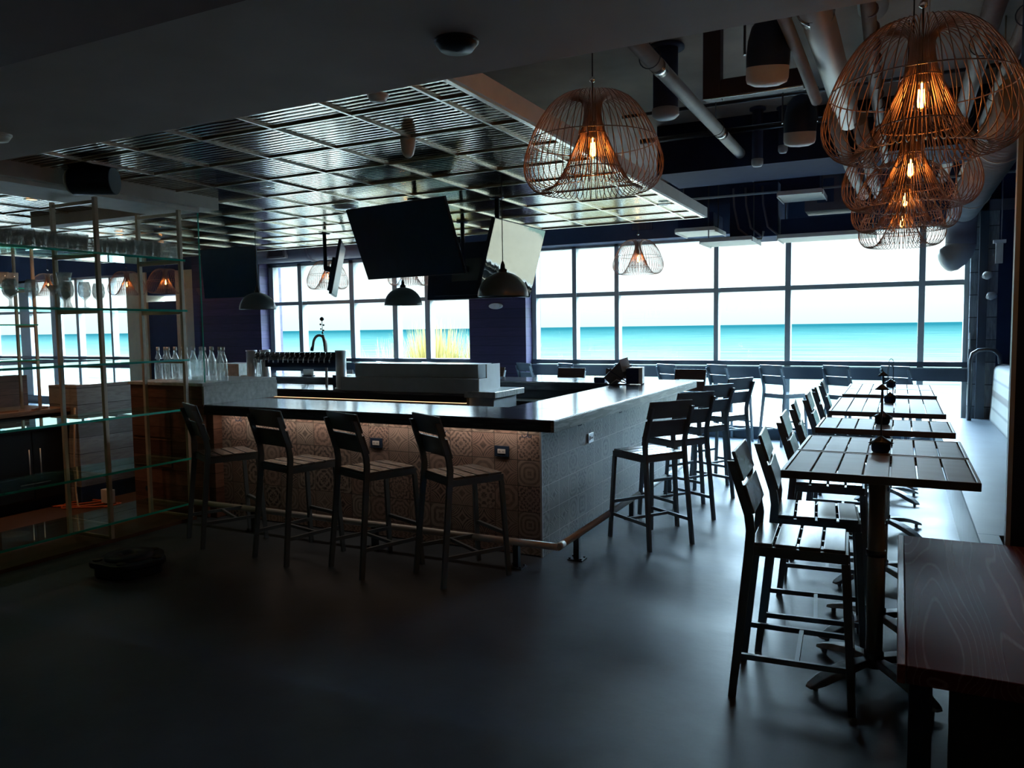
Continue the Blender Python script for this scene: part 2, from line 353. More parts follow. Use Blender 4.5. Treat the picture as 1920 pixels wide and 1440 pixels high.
m_bottle = glassy('bottle_glass', (0.95,0.98,0.98), 0.16, 0.02, haze=0.12)
m_rack = mat('brass_nickel_frame', (0.62,0.54,0.43), 0.35, 0.35, 0.15, 6)
m_cab = mat('black_cabinet', (0.010,0.018,0.022), 0.4)
m_wtop = wood('butcher_block', (0.20,0.12,0.07), (0.33,0.20,0.12), 0.5, 2, (9,1,9))
m_orange = mat('orange_cord', (0.6,0.12,0.03), 0.5)
m_tan = mat('tan_cord', (0.5,0.38,0.25), 0.5)
m_tape = mat('white_tape', (0.75,0.77,0.74), 0.6)
m_led = emat('led_warm', (1.0,0.62,0.32), 0.6)
m_can = emat('downlight_warm', (1.0,0.55,0.25), 1.0)
m_filament = emat('filament', (1.0,0.42,0.10), 25.0)
m_darkint = mat('dark_interior', (0.01,0.012,0.016), 0.6)
m_riser = mat('grey_riser', (0.42,0.47,0.49), 0.45)
m_riser_end = mat('pale_riser_end', (0.55,0.58,0.58), 0.4)
m_uph = mat('striped_upholstery', (0.35,0.36,0.35), 0.75)
def upholstery():
    m, n, b = newmat('striped_fabric')
    tcn = n.nodes.new('ShaderNodeTexCoord'); s = n.nodes.new('ShaderNodeSeparateXYZ'); n.links.new(tcn.outputs['Object'], s.inputs[0])
    mu = n.nodes.new('ShaderNodeMath'); mu.operation = 'MULTIPLY_ADD'; mu.inputs[1].default_value = 1.36; mu.inputs[2].default_value = -0.61; n.links.new(s.outputs['Z'], mu.inputs[0])
    rmp = n.nodes.new('ShaderNodeValToRGB'); rmp.color_ramp.interpolation = 'EASE'
    n.links.new(mu.outputs[0], rmp.inputs[0]); E = rmp.color_ramp.elements
    E[0].position = 0; E[0].color = (0.10,0.11,0.12,1); E[1].position = 1; E[1].color = (0.15,0.16,0.17,1)
    for p_, c_ in ((0.06,(0.36,0.38,0.36,1)),(0.2,(0.38,0.39,0.36,1)),(0.24,(0.20,0.21,0.21,1)),(0.28,(0.40,0.41,0.38,1)),(0.42,(0.36,0.37,0.35,1)),(0.46,(0.17,0.16,0.15,1)),(0.54,(0.22,0.20,0.18,1)),(0.57,(0.40,0.41,0.38,1)),(0.7,(0.37,0.38,0.36,1)),(0.74,(0.22,0.23,0.24,1)),(0.78,(0.4,0.41,0.38,1)),(0.92,(0.36,0.38,0.37,1))):
        q = E.new(p_); q.color = c_
    n.links.new(rmp.outputs[0], b.inputs['Base Color']); b.inputs['Roughness'].default_value = 0.7
    return m
m_uph = upholstery()

# ------------------------------------------------------------------ room shell
WY = 12.3
def sbox(name, m, *a, bevel=0): return struct(MB().box(*a).build(name, m, bevel=bevel))
sbox('floor', m_floor, -25, 3, -5, 12.6, -0.25, 0)
sbox('floor', m_quarry, -7.66, -6.4, 0, 5.7, 0.0, 0.004)
sbox('wall_back', m_creamwall, -25, 3, -5.2, -5, 0, 4.2)  # unseen behind the camera; pale cream chosen to bounce light forward
sbox('wall_left', m_soffit, -25.2, -25, -5, 12.6, 0, 4.2)
sbox('wall_right', m_navy, 1.45, 1.65, 5.24, 12.6, 0, 4.2)
sbox('wall_right', m_creamwall, 1.45, 1.65, -5, 5.24, 0, 4.2)  # unseen stretch, coloured cream rather than navy to bounce light inside
sbox('ceiling', m_slab, -25, 3, 2.9, 12.6, 4.0, 4.25)
sbox('ceiling', m_soffit, -25, 3, 1.86, 2.88, 2.8, 4.25)
sbox('ceiling', m_maroon, -25, 3, -5.2, 1.855, 2.775, 4.25)

# ribbed metal tile ceiling over the bar, real ribs running across the room
GX0, GX1, GY0, GY1, GZ = -12.65, -2.06, 2.88, 9.13, 3.0
bm = MB()
ys = []
y = 3.115
cells = [3.115 - 0.61 + 0.61*i for i in range(0, 11)]
prof = []
for c0 in cells:
    n = 11; pitch_ = 0.586/n
    for k in range(n):
        a0 = c0 + 0.012 + k*pitch_; a1 = a0 + pitch_*0.72
        if a0 < GY0 or a1 > GY1: continue
        secs = []
        for t in (0, 0.25, 0.5, 0.75, 1.0):
            secs.append((a0+(a1-a0)*t, GZ+0.012-0.0009*math.sin(PI*t)))
        secs = [(a0, GZ+0.024)] + secs + [(a1, GZ+0.024)]
        va = [bm.bm.verts.new((GX0, yy, zz)) for yy, zz in secs]; vb = [bm.bm.verts.new((GX1, yy, zz)) for yy, zz in secs]
        for q_ in range(len(va)-1):
            bm.bm.faces.new((va[q_], vb[q_], vb[q_+1], va[q_+1]))
        bm.bm.faces.new((va[-1], vb[-1], vb[0], va[0]))
tile_ceiling = struct(bm.build('ceiling', m_tile_metal, recalc=True))
g = MB()
xl = -2.28
while xl > GX0:
    g.box(xl-0.009, xl+0.009, GY0, GY1, GZ-0.002, GZ+0.03); xl -= 0.61
yl = 3.115
while yl < GY1:
    g.box(GX0, GX1, yl-0.009, yl+0.009, GZ-0.001, GZ+0.03); yl += 0.61
g.box(GX1-0.02, GX1+0.012, GY0, GY1+0.01, GZ-0.006, GZ+0.03); g.box(GX0, GX1, GY1-0.02, GY1+0.012, GZ-0.006, GZ+0.03)
gr = struct(g.build('trim_1', m_grid))
sbox('trim_2', m_white, -2.048, -2.02, 2.9, 9.16, 2.998, 3.11)
sbox('trim_3', m_greyduct, -12.65, -2.02, 9.145, 9.17, 2.998, 3.11)
sbox('trim_4', m_darkint, -12.6, -2.05, 2.9, 9.14, 3.045, 3.1)

# window wall ---------------------------------------------------------
sbox('wall_window_top', m_navy2, -25, 1.65, 12.2, 12.6, 3.12, 4.0)
sbox('wall_window_kerb', m_alumd, -25, 0.84, 12.22, 12.6, 0, 0.19, bevel=0.005)
sbox('wall_column', m_purple, -6.83, -5.72, 11.98, 12.6, 0, 3.12)
sbox('wall_dark_bay', m_purple, -13.7, -11.76, 11.98, 12.6, 0, 3.5)
sbox('wall_cream', m_creamwall, -16.0, -15.33, 12.1, 12.6, 0.2, 3.12)
sbox('wall_cream', m_creamwall, -14.37, -13.7, 12.1, 12.6, 0.2, 3.12)
sbox('wall_dark_door', m_navy2, -15.33, -14.37, 12.15, 12.6, 0.2, 2.45)
sbox('wall_dark_door_head', m_navy, -15.33, -14.37, 12.14, 12.6, 2.6, 3.12)
def window(idx, x0, x1, mull, transom_z=2.29, right_side=True):
    root = struct(bpy.data.objects.new('window_%d' % idx, None)); COL.objects.link(root); root.location = (0, WY, 0)
    # frame pieces, depth 0.12
    f = MB()
    for xm, ww in mull:
        f.box(xm-ww/2, xm+ww/2, -0.06, 0.10, 0.19, 3.12)
    f.build('mullion', m_alum, root, bevel=0.003)
    f = MB(); f.box(x0, x1, -0.045, 0.09, transom_z-0.035, transom_z+0.035); f.build('transom', m_alum, root, bevel=0.003)
    f = MB(); f.box(x0, x1, -0.09, 0.10, 1.13, 1.20); f.box(x0, x1, -0.12, -0.02, 0.93, 1.115)
    f.build('sill_rail', m_alumd, root, bevel=0.004)
    f = MB(); f.box(x0, x1, -0.122, -0.118, 1.105, 1.12); f.build('rail_trim', m_alum, root)
    f = MB(); f.box(x0, x1, 0.02, 0.035, 0.19, 3.12); f.build('glass', m_glass, root)
    f = MB(); f.box(x0, x1, -0.06, 0.1, 3.06, 3.12); f.build('head', m_alum, root)
    return root
window(1, -5.72, 0.84, [(-5.68,0.08),(-4.93,0.075),(-4.18,0.075),(-2.56,0.07),(-1.50,0.08),(0.27,0.08),(0.81,0.06)])
window(2, -11.76, -6.83, [(-11.70,0.12),(-10.93,0.10),(-9.62,0.11),(-8.60,0.11),(-7.87,0.11),(-6.86,0.06)], 2.31)
window(3, -24.9, -16.0, [(-16.04,0.08),(-16.75,0.07),(-18.0,0.10),(-18.9,0.25),(-20.1,0.4),(-21.5,0.1),(-23,0.1)], 2.31)
# end wall pilasters beside the last pane
sbox('trim_5', m_stripwood, 0.84, 0.93, 12.12, 12.3, 0, 3.6)
sbox('trim_6', m_alumd, 0.93, 1.03, 12.0, 12.3, 0, 3.7)
sbox('trim_7', m_stripwood, 1.03, 1.15, 12.05, 12.3, 0, 3.2)
sbox('wall_right_end', m_navy, 1.15, 1.45, 12.05, 12.6, 0, 4.0)
sbox('wall_right_fill', m_navy, 0.84, 1.45, 12.3, 12.6, 0, 4.0)
sbox('wall_right_header', m_greyduct, 0.93, 1.45, 12.0, 12.3, 3.2, 3.34)

# round wrapped duct in front of the left windows, with its grille
d = empty('air_duct', (-11.9, 11.9, 3.38), 0, 'grey round air duct running above the left windows behind the televisions', 'air duct')
MB().tube([(-0.6,0,0),(4.9,0,0)], 0.27, 28).build('duct_run', m_greyduct, d)
MB().tube([(1.62,0,0),(1.70,0,0)], 0.285, 28).build('duct_collar', m_greyduct, d)
q = MB(); q.box(0.74, 1.20, -0.31, -0.22, -0.21, 0.03); q.build('grille_frame', m_greyduct, d)
q = MB()
q.box(0.79, 1.15, -0.318, -0.30, -0.17, -0.01); q.build('grille_louvres', m_plum, d)
# header box and grille over the right windows
sbox('wall_window_bulkhead', m_navy2, -6.9, -1.5, 11.85, 12.2, 3.10, 3.55)
v = empty('wall_vent', (-3.62, 11.84, 3.33), 0, 'slatted air vent in the navy bulkhead over the lone wire pendant', 'vent')
q = MB(); q.box(-0.17, 0.17, -0.012, 0.0, -0.09, 0.09); q.build('vent_frame', m_navy, v)
q = MB()
for k in range(14): q.box(-0.155+k*0.0235, -0.147+k*0.0235, -0.02, -0.012, -0.08, 0.08)
q.build('vent_slats', m_greyduct, v)

# partition at right with metal edge
sbox('wall_partition', m_navy, 0.60, 1.45, 5.24, 5.44, 0, 4.0)
sbox('trim_8', m_alum, 0.576, 0.60, 5.225, 5.29, 0.0, 3.1)
sbox('wall_near_right', m_navy, 0.60, 1.45, 1.0, 5.24, 0.452, 2.8) if False else None

# bulkhead over glass shelving: long boxed beam running away from the camera, turning over the shelves' end
sbox('wall_bulkhead', m_white, -6.02, -5.80, 2.9, 5.42, 2.90, 3.12, bevel=0.003)
sbox('trim_9', m_white, -6.40, -5.86, 2.9, 5.24, 2.868, 2.90)
sbox('wall_bulkhead_return', m_white, -8.4, -6.02, 5.24, 5.42, 2.90, 3.06)

# floor kerb of the shelving
sbox('baseboard_bar', m_quarry, -6.42, -5.86, 1.0, 5.06, 0.0, 0.03)

# ------------------------------------------------------------------ outside
def water():
    m, n, b = newmat('sea_water'); N = n.nodes; L = n.links
    tcn = N.new('ShaderNodeTexCoord'); s = N.new('ShaderNodeSeparateXYZ'); L.new(tcn.outputs['Object'], s.inputs[0])
    mp = N.new('ShaderNodeMapping'); mp.inputs['Scale'].default_value = (0.02, 0.11, 1); L.new(tcn.outputs['Object'], mp.inputs[0])
    ns = N.new('ShaderNodeTexNoise'); ns.inputs['Scale'].default_value = 1.0; ns.inputs['Detail'].default_value = 8; ns.inputs['Roughness'].default_value = 0.65; L.new(mp.outputs[0], ns.inputs['Vector'])
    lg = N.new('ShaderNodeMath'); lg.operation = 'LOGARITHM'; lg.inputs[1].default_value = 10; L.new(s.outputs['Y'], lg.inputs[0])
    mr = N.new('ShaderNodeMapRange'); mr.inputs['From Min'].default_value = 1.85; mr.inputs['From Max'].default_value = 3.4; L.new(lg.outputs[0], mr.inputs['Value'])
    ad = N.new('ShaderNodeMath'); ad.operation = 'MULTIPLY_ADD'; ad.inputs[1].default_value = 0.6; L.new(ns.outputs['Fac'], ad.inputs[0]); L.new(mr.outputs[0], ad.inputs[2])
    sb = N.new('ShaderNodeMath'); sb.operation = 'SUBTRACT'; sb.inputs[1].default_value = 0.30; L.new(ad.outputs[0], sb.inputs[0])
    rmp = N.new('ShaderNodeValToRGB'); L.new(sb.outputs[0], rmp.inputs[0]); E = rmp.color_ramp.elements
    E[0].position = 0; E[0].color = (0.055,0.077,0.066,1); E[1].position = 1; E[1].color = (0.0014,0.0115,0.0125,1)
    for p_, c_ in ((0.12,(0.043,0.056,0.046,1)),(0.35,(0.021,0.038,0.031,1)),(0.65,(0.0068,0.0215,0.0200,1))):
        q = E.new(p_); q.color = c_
    mp3 = N.new('ShaderNodeMapping'); mp3.inputs['Scale'].default_value = (0.035, 0.22, 1); L.new(tcn.outputs['Object'], mp3.inputs[0])
    n3 = N.new('ShaderNodeTexNoise'); n3.inputs['Scale'].default_value = 1.0; n3.inputs['Detail'].default_value = 10; n3.inputs['Roughness'].default_value = 0.75; L.new(mp3.outputs[0], n3.inputs['Vector'])
    m3 = N.new('ShaderNodeMapRange'); m3.inputs['From Min'].default_value = 0.3; m3.inputs['From Max'].default_value = 0.7; m3.inputs['To Min'].default_value = 0.55; m3.inputs['To Max'].default_value = 1.5; L.new(n3.outputs['Fac'], m3.inputs['Value'])
    mm = N.new('ShaderNodeVectorMath'); mm.operation = 'SCALE'; L.new(rmp.outputs[0], mm.inputs[0]); L.new(m3.outputs[0], mm.inputs['Scale'])
    L.new(mm.outputs[0], b.inputs['Base Color']); b.inputs['Roughness'].default_value = 0.9; b.inputs['Specular IOR Level'].default_value = 0.0
    return m
m_sea = water()
m_sand = mat('beach_sand', (0.078,0.063,0.040), 0.9, 0, 0.14, 0.5, 0.1, 3)
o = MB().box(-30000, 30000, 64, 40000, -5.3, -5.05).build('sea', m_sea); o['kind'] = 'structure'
q = MB(); q.prism([(12.7,-5.2),(74,-5.2),(70,-5.04),(58,-4.9),(12.7,-4.8)], 'x', -200, 160)
o = q.build('beach', m_sand); o['kind'] = 'structure'
def blade_clump(loc, n, h, spread, label, seed, wide=0.028):
    rnd = random.Random(seed); mb = MB()
    for i in range(n):
        a = rnd.uniform(0, 2*PI); r0 = rnd.uniform(0, 0.75)*spread; L_ = h*rnd.uniform(0.68, 1.0)
        lean = rnd.uniform(0.05, 0.6)*spread; b0 = Vector((r0*math.cos(a), r0*math.sin(a), 0))
        dirv = Vector((math.cos(a), math.sin(a), 0)); side = Vector((-math.sin(a), math.cos(a), 0))
        prev = None
        for k in range(6):
            t = k/5; p = b0 + dirv*lean*t**1.8 + Vector((0,0,L_*(t-0.18*t*t*lean)))
            wd = wide*(1-t)**0.7 + 0.002
            cur = (mb.bm.verts.new(p-side*wd), mb.bm.verts.new(p+side*wd))
            if prev: mb.bm.faces.new((prev[0], prev[1], cur[1], cur[0]))
            prev = cur
    o = mb.build('dune_grass', m_grass, loc=loc, recalc=False)
    return tag(o, label, 'dune grass', 'dune grass clumps outside')
m_grass = mat('sunlit_dune_grass', (0.14,0.105,0.016), 0.7, 0, 0.35, 3)
q = MB(); gx, gy = 24, 18; grid_ = []
for a in range(gx+1):
    row_ = []
    for b in range(gy+1):
        u_, v_ = a/gx, b/gy
        hgt = math.sin(PI*u_)**0.7*math.sin(PI*v_)**0.8*(3.6+0.35*math.sin(7*u_+3)*math.cos(5*v_))
        row_.append(q.bm.verts.new((-20+15*u_, 14.5+16*v_, -5.0+hgt)))
    grid_.append(row_)
for a in range(gx):
    for b in range(gy):
        f = q.bm.faces.new((grid_[a][b], grid_[a+1][b], grid_[a+1][b+1], grid_[a][b+1])); f.smooth = True
o = q.build('dune', m_sand); o['kind'] = 'structure'
blade_clump((-12.35,19.5,-1.9), 900, 4.1, 1.3, 'tallest yellow dune grass outside the pane left of the plum column', 1, 0.022)
blade_clump((-14.3,20.2,-1.9), 200, 3.6, 1.3, 'shorter sparse yellow dune grass left of the tallest grass clump', 2, 0.018)
blade_clump((-11.0,20.6,-1.9), 700, 3.75, 1.4, 'yellow dune grass whose right side touches the plum column edge', 3, 0.022)
blade_clump((-9.3,25.5,-2.3), 600, 2.9, 1.9, 'low yellow dune grass seen under the rail left of the tablet stand', 4, 0.022)

# ------------------------------------------------------------------ bar
bar = empty('bar_counter', (-4.0, 7.3, 0), 0, 'large U shaped bar with varnished wood top and patterned tile cladding', 'bar counter')
def rel(o, root):   # parent while keeping world coordinates
    o.parent = root; o.location = Vector(o.location) - Vector(root.location); return o
q = MB()
q.box(-5.77, -2.23, 5.12, 5.86, 1.055, 1.075); q.box(-2.97, -2.23, 5.86, 8.78, 1.055, 1.075); q.box(-9.2, -2.23, 8.78, 9.54, 1.055, 1.075)
rel(q.build('bar_top', m_bar_top, bevel=0.004), bar)
q = MB(); q.box(-2.97, -2.228, 5.30, 9.54, 0.985, 1.055); q.box(-2.255, -2.226, 5.118, 9.545, 0.985, 1.066)
rel(q.build('bar_side_edge', m_bar_edge, bevel=0.003), bar)
q = MB(); q.box(-5.77, -2.256, 5.115, 5.145, 0.985, 1.066); q.box(-5.77, -2.97, 5.145, 5.86, 0.985, 1.055); q.box(-9.2, -2.97, 8.775, 9.53, 0.97, 1.055)
rel(q.build('bar_front_edge', m_bar_edge_dark, bevel=0.003), bar)
q = MB(); q.box(-5.72, -2.40, 5.27, 5.285, 0.01, 0.985)
rel(q.build('front_tiles', m_tile_f), bar)
q = MB(); q.box(-2.415, -2.398, 5.272, 9.40, 0.0, 0.985)
rel(q.build('side_tiles', m_tile_r), bar)
q = MB(); q.box(-2.41, -2.394, 5.264, 5.274, 0, 0.985); rel(q.build('tile_corner_trim', m_steel, bevel=0.001), bar)
q = MB(); q.box(-5.70, -2.42, 5.29, 5.75, 0, 0.985); q.box(-2.85, -2.42, 5.75, 9.38, 0, 0.985); q.box(-9.0, -2.85, 8.85, 9.38, 0, 0.97)
rel(q.build('bar_body', m_darkint), bar)
q = MB(); q.box(-5.0, -3.2, 8.60, 8.78, 0.60, 0.64); q.box(-5.0,-3.1,8.62,8.78,0.84,0.86); rel(q.build('speed_rail', m_steel), bar)
# bar front wood end left of tile
q = MB(); q.box(-6.0, -5.715, 5.17, 5.30, 0, 0.985); rel(q.build('wood_end_panel', m_brownwood), bar)
# left end block: raised stone ledge on wood cabinet
blk = empty('end_cabinet', (-6.3, 5.6, 0), 0, 'dark wood cabinet end with raised grey stone ledge at left end of bar', 'cabinet')
q = MB(); q.box(-6.82, -5.785, 5.125, 6.08, 1.245, 1.275); rel(q.build('stone_ledge', m_stone, bevel=0.003), blk)
q = MB(); q.box(-5.80, -5.778, 5.13, 6.08, 1.075, 1.245); rel(q.build('stone_side', m_stone), blk)
q = MB(); q.box(-6.80, -5.80, 5.14, 6.05, 0, 1.245); rel(q.build('wood_body', m_brownwood), blk)
q = MB(); q.box(-6.78, -6.25, 5.128, 5.14, 0.45, 0.72); q.box(-6.78,-6.25,5.128,5.14,0.74,1.0); dr = rel(q.build('drawer', m_brownwood, bevel=0.003), blk)
q = MB(); q.lathe([(0.001,0),(0.025,0),(0.025,0.004)], n=14, cap0=True, cap1=True)
for xx, zz in ((-6.62,0.22),(-6.45,0.1)):
    q = MB(); q.tube([(xx-(-6.3), 5.136-5.6, zz),(xx-(-6.3),5.132-5.6,zz)], 0.025, 14); q.build('cable_hole', m_black, blk)
ul = empty('under_bar_light', (-4.05, 5.215, 0.978), 0, 'thin warm light strip tucked under the front edge of the bar top', 'light strip')
q = MB(); q.box(-1.60,1.60,-0.008,0.008,0.0,0.006); q.build('diffuser', m_led, ul)
l = bpy.data.lights.new('under_bar_lamp','AREA'); l.shape='RECTANGLE'; l.size=3.2; l.size_y=0.012; l.energy=0.55; l.color=(1.0,0.80,0.68)
lo = bpy.data.objects.new('under_bar_lamp', l); COL.objects.link(lo); lo.location=(-4.05,5.19,0.974); lo.rotation_euler=(R(12),0,0)
# hooks under the bar
def hook_mesh():
    q = MB()
    q.tube([(0,0,0.02),(0,-0.015,0.0),(0,-0.02,-0.02)], 0.004, 6)
    for s in (-1,1):
        q.tube([(0,-0.02,-0.02),(s*0.015,-0.03,-0.032),(s*0.032,-0.035,-0.030),(s*0.042,-0.035,-0.014)], 0.004, 6)
    return q
h0 = None
hooks = [(-2.50,5.262,0.955,0,'black double coat hook nearest the tiled bar corner on the front'),(-3.25,5.262,0.955,0,'black double coat hook between the third and fourth bar stools'),
         (-4.15,5.262,0.955,0,'black double coat hook behind the second front stool'),(-5.45,5.262,0.955,0,'black double coat hook at the left end of the tiled front'),
         (-2.39,5.95,0.965,R(90),'black coat hook under the side edge near the front corner'),(-2.39,7.0,0.965,R(90),'black coat hook under the side edge beyond the side outlet')]
for x_, y_, z_, rz, lb in hooks:
    if h0 is None: h0 = hook_mesh().build('coat_hook', m_black, loc=(x_,y_,z_), rot=(0,0,rz)); o = h0
    else: o = h0.copy(); COL.objects.link(o); o.location = (x_,y_,z_); o.rotation_euler = (0,0,rz)
    tag(o, lb, 'hook', 'coat hooks under the bar edge')
# outlets
def outlet(x, y, z, rz, label, plate):
    r = empty('power_outlet', (x,y,z), rz, label, 'outlet', 'outlets on the bar cladding')
    q = MB(); q.box(-0.062,0.062,-0.012,0,-0.042,0.042); q.build('plate', plate, r, bevel=0.003)
    q = MB(); q.box(-0.034,0.034,-0.017,-0.012,-0.018,0.018); q.build('socket', m_smoke, r, bevel=0.002)
    q = MB()
    for s in (-0.016,0.016):
        q.box(s-0.005,s-0.003,-0.0185,-0.0165,-0.006,0.006); q.box(s+0.003,s+0.005,-0.0185,-0.0165,-0.006,0.006)
    q.build('slots', m_black, r)
outlet(-2.73,5.268,0.80,0,'black framed white outlet nearest the bar corner',m_black)
outlet(-3.92,5.268,0.80,0,'black framed white outlet beside the third front stool',m_black)
outlet(-5.17,5.268,0.80,0,'black framed white outlet beside the second front stool',m_black)
outlet(-2.396,6.29,0.785,R(90),'metal plated outlet on the side tiles',m_steel)
# foot rail
fr = empty('foot_rail', (-2.14, 4.97, 0), 0, 'steel tube foot rail running around the tiled bar', 'foot rail')
q = MB(); q.tube([(-3.66,0,0.19),(0,0,0.19)], 0.026, 16); q.build('front_tube', m_rail, fr)
q = MB(); q.tube([(0,-0.0,0.19),(0,0.09,0.19)], 0.027, 16); q.build('corner_joint', m_rail, fr)
q = MB(); q.tube([(0,0.09,0.19),(0,4.4,0.19)], 0.026, 16); q.build('side_tube', m_rail, fr)
for px, py in ((-2.9,0),(-1.6,0),(-0.33,0.0),(0,0.36),(0,1.7),(0,3.0)):
    q = MB(); q.box(px-0.022,px+0.022,py-0.022,py+0.022,0.01,0.17); q.build('post', m_steel_dark, fr, bevel=0.002)
    q = MB(); q.box(px-0.06,px+0.06,py-0.05,py+0.05,0,0.01)
    for a, b in ((-1,-1),(1,-1),(-1,1),(1,1)): q.box(px+a*0.045-0.007,px+a*0.045+0.007,py+b*0.035-0.007,py+b*0.035+0.007,0.01,0.022)
    q.build('foot_plate', m_steel_dark, fr)

# ------------------------------------------------------------------ back bar island
isl = empty('bar_island', (-6.0, 8.0, 0), 0, 'dark bar island with marble counter standing inside the U shaped bar', 'bar island')
q = MB(); q.box(-8.6,-4.08,7.62,8.35,0.975,1.005); rel(q.build('island_top', m_bar_top, bevel=0.003), isl)
q = MB(); q.box(-4.42,-4.02,7.60,8.36,0.965,1.035); rel(q.build('marble_end', m_marble, bevel=0.006), isl)
q = MB(); q.box(-8.6,-4.42,7.63,7.66,0.90,0.975); q.box(-8.5,-4.2,7.75,8.3,0,0.965); rel(q.build('island_body', m_darkint), isl)
q = MB(); q.box(-4.42,-4.10,7.72,8.3,0.2,0.965); rel(q.build('island_end_panel', m_riser, bevel=0.003), isl)
q = MB(); q.box(-8.4,-4.43,7.664,7.676,0.890,0.899); rel(q.build('light_strip', m_led), isl)
def led_light():
    l = bpy.data.lights.new('island_led', 'AREA'); l.shape = 'RECTANGLE'; l.size = 3.8; l.size_y = 0.02; l.energy = 0.4; l.color = (1,0.6,0.3)
    o = bpy.data.objects.new('island_led', l); COL.objects.link(o); o.location = (-6.4,7.67,0.885)
led_light()
ris = empty('bottle_riser', (-5.2, 7.9, 1.005), 0, 'long grey stepped bottle riser with pale stepped ends on the island', 'bottle riser')
q = MB(); q.box(-1.03,0.93,-0.24,0.28,0.0,0.165); q.build('lower_step', m_riser, ris, bevel=0.003)
q = MB(); q.box(-0.95,0.83,-0.05,0.26,0.165,0.32); q.build('upper_step', m_riser, ris, bevel=0.003)
q = MB(); q.box(-0.96,0.84,-0.055,0.265,0.32,0.328); q.build('top_cap', m_riser_end, ris)
q = MB(); q.prism([(-0.24,0),(0.28,0),(0.28,0.328),(-0.05,0.328),(-0.05,0.17),(-0.24,0.17)], 'x', 0.93, 0.945); q.build('stepped_end', m_riser_end, ris)
# tap tower
tp = empty('tap_tower', (-7.1, 7.9, 1.005), 0, 'long beer tap tower on polished steel posts', 'beer tap tower')
for px, py, lb in ((0.73,-0.05,0),(-0.80,-0.05,0),(-0.70,0.10,0)):
    q = MB(); q.lathe([(0.082,0),(0.082,0.015),(0.068,0.018),(0.068,0.47),(0.074,0.475),(0.074,0.49),(0.001,0.492)], (px,py,0), 24, True, True); q.build('post', m_steel, tp)
q = MB(); q.tube([(-0.78,0,0.41),(0.72,0,0.41)], 0.055, 20); q.build('crossbar', m_steel_dark, tp)
q = MB(); q.box(-0.75,0.7,0.05,0.07,0.26,0.36); q.build('drip_backing', m_black, tp)
for k in range(16):
    x_ = -0.68+k*0.086
    f = MB(); f.tube([(x_,-0.05,0.41),(x_,-0.10,0.41),(x_,-0.125,0.385),(x_,-0.13,0.33)], 0.009, 8)
    fo = f.build('faucet', m_chrome, tp)
    f = MB(); f.tube([(x_,-0.10,0.42),(x_,-0.10,0.47)], 0.006, 6); f.build('stem', m_chrome, fo)
hd = empty('ornament_handle', (-6.75,8.0,1.47), 0, 'tall slim beer handle topped by a bunch of small ornaments', 'tap handle')
q = MB(); q.tube([(0,0,0),(0.0,0,0.12),(-0.03,0,0.22)],[0.012,0.022,0.018],10); q.build('grip', m_bronze, hd)
q = MB(); q.tube([(-0.03,0,0.22),(-0.035,0,0.42)],0.004,6)
for a,b,c,r_ in ((-0.035,0,0.43,0.03),(-0.06,0,0.36,0.014),(-0.01,0,0.35,0.014),(-0.055,0,0.30,0.012),(-0.015,0,0.28,0.014),(-0.03,0,0.25,0.015)):
    q.lathe([(0.001,-r_),(r_*0.8,-r_*0.5),(r_,0),(r_*0.8,r_*0.5),(0.001,r_)],(a,b,c),8)
q.build('ornament', m_steel_dark, hd)
fc = empty('faucet', (-7.05,8.25,1.005), 0, 'tall gooseneck tap rising behind the beer taps', 'faucet')
pts = [(0.10,0,0.0),(0.11,0,0.45)] + [(0.0+0.11*math.cos(a), 0, 0.55+0.13*math.sin(a)) for a in [R(k) for k in range(0,171,17)]] + [(-0.125,0,0.50)]
q = MB(); q.tube(pts, 0.018, 10); q.build('spout', m_bronze, fc); q = MB(); q.tube([(-0.125,0,0.52),(-0.14,0,0.47)],0.024,10); q.build('nozzle', m_black, fc)
# boxes at left of towers
b1 = tag(MB().box(-8.72,-8.25,7.95,8.35,1.005,1.30).build('storage_box', m_stone, bevel=0.003), 'pale grey box left of the beer taps, the taller of two', 'box')
b2 = tag(MB().box(-8.22,-7.98,7.95,8.25,1.005,1.14).build('storage_box', m_stone, bevel=0.003), 'low pale grey box beside the first tap post', 'box')
b3 = tag(MB().box(-6.68,-6.28,8.05,8.34,1.005,1.16).build('cash_drawer', m_black, bevel=0.004), 'low black cash drawer behind the right tap post', 'cash drawer')
# white dripping mat shapes: menu cards on the far arm
for k,(x_,sz) in enumerate(((-7.6,0.22),(-6.9,0.2),(-6.4,0.14))):
    r = empty('menu_holder', (x_*1.04,8.98,1.075), R(10*k-8), ['wide white card holder seen left under the taps','white card holder seen under the middle taps','small white card holder seen under the right taps'][k], 'menu holder','white card holders on the far bar arm')
    q = MB(); q.box(-sz/2,sz/2,-0.03,0.03,0,0.012); q.build('base', m_black, r)
    q = MB(); q.box(-sz/2,sz/2,-0.004,0.004,0.012,0.10); q.build('card', m_smoke, r)

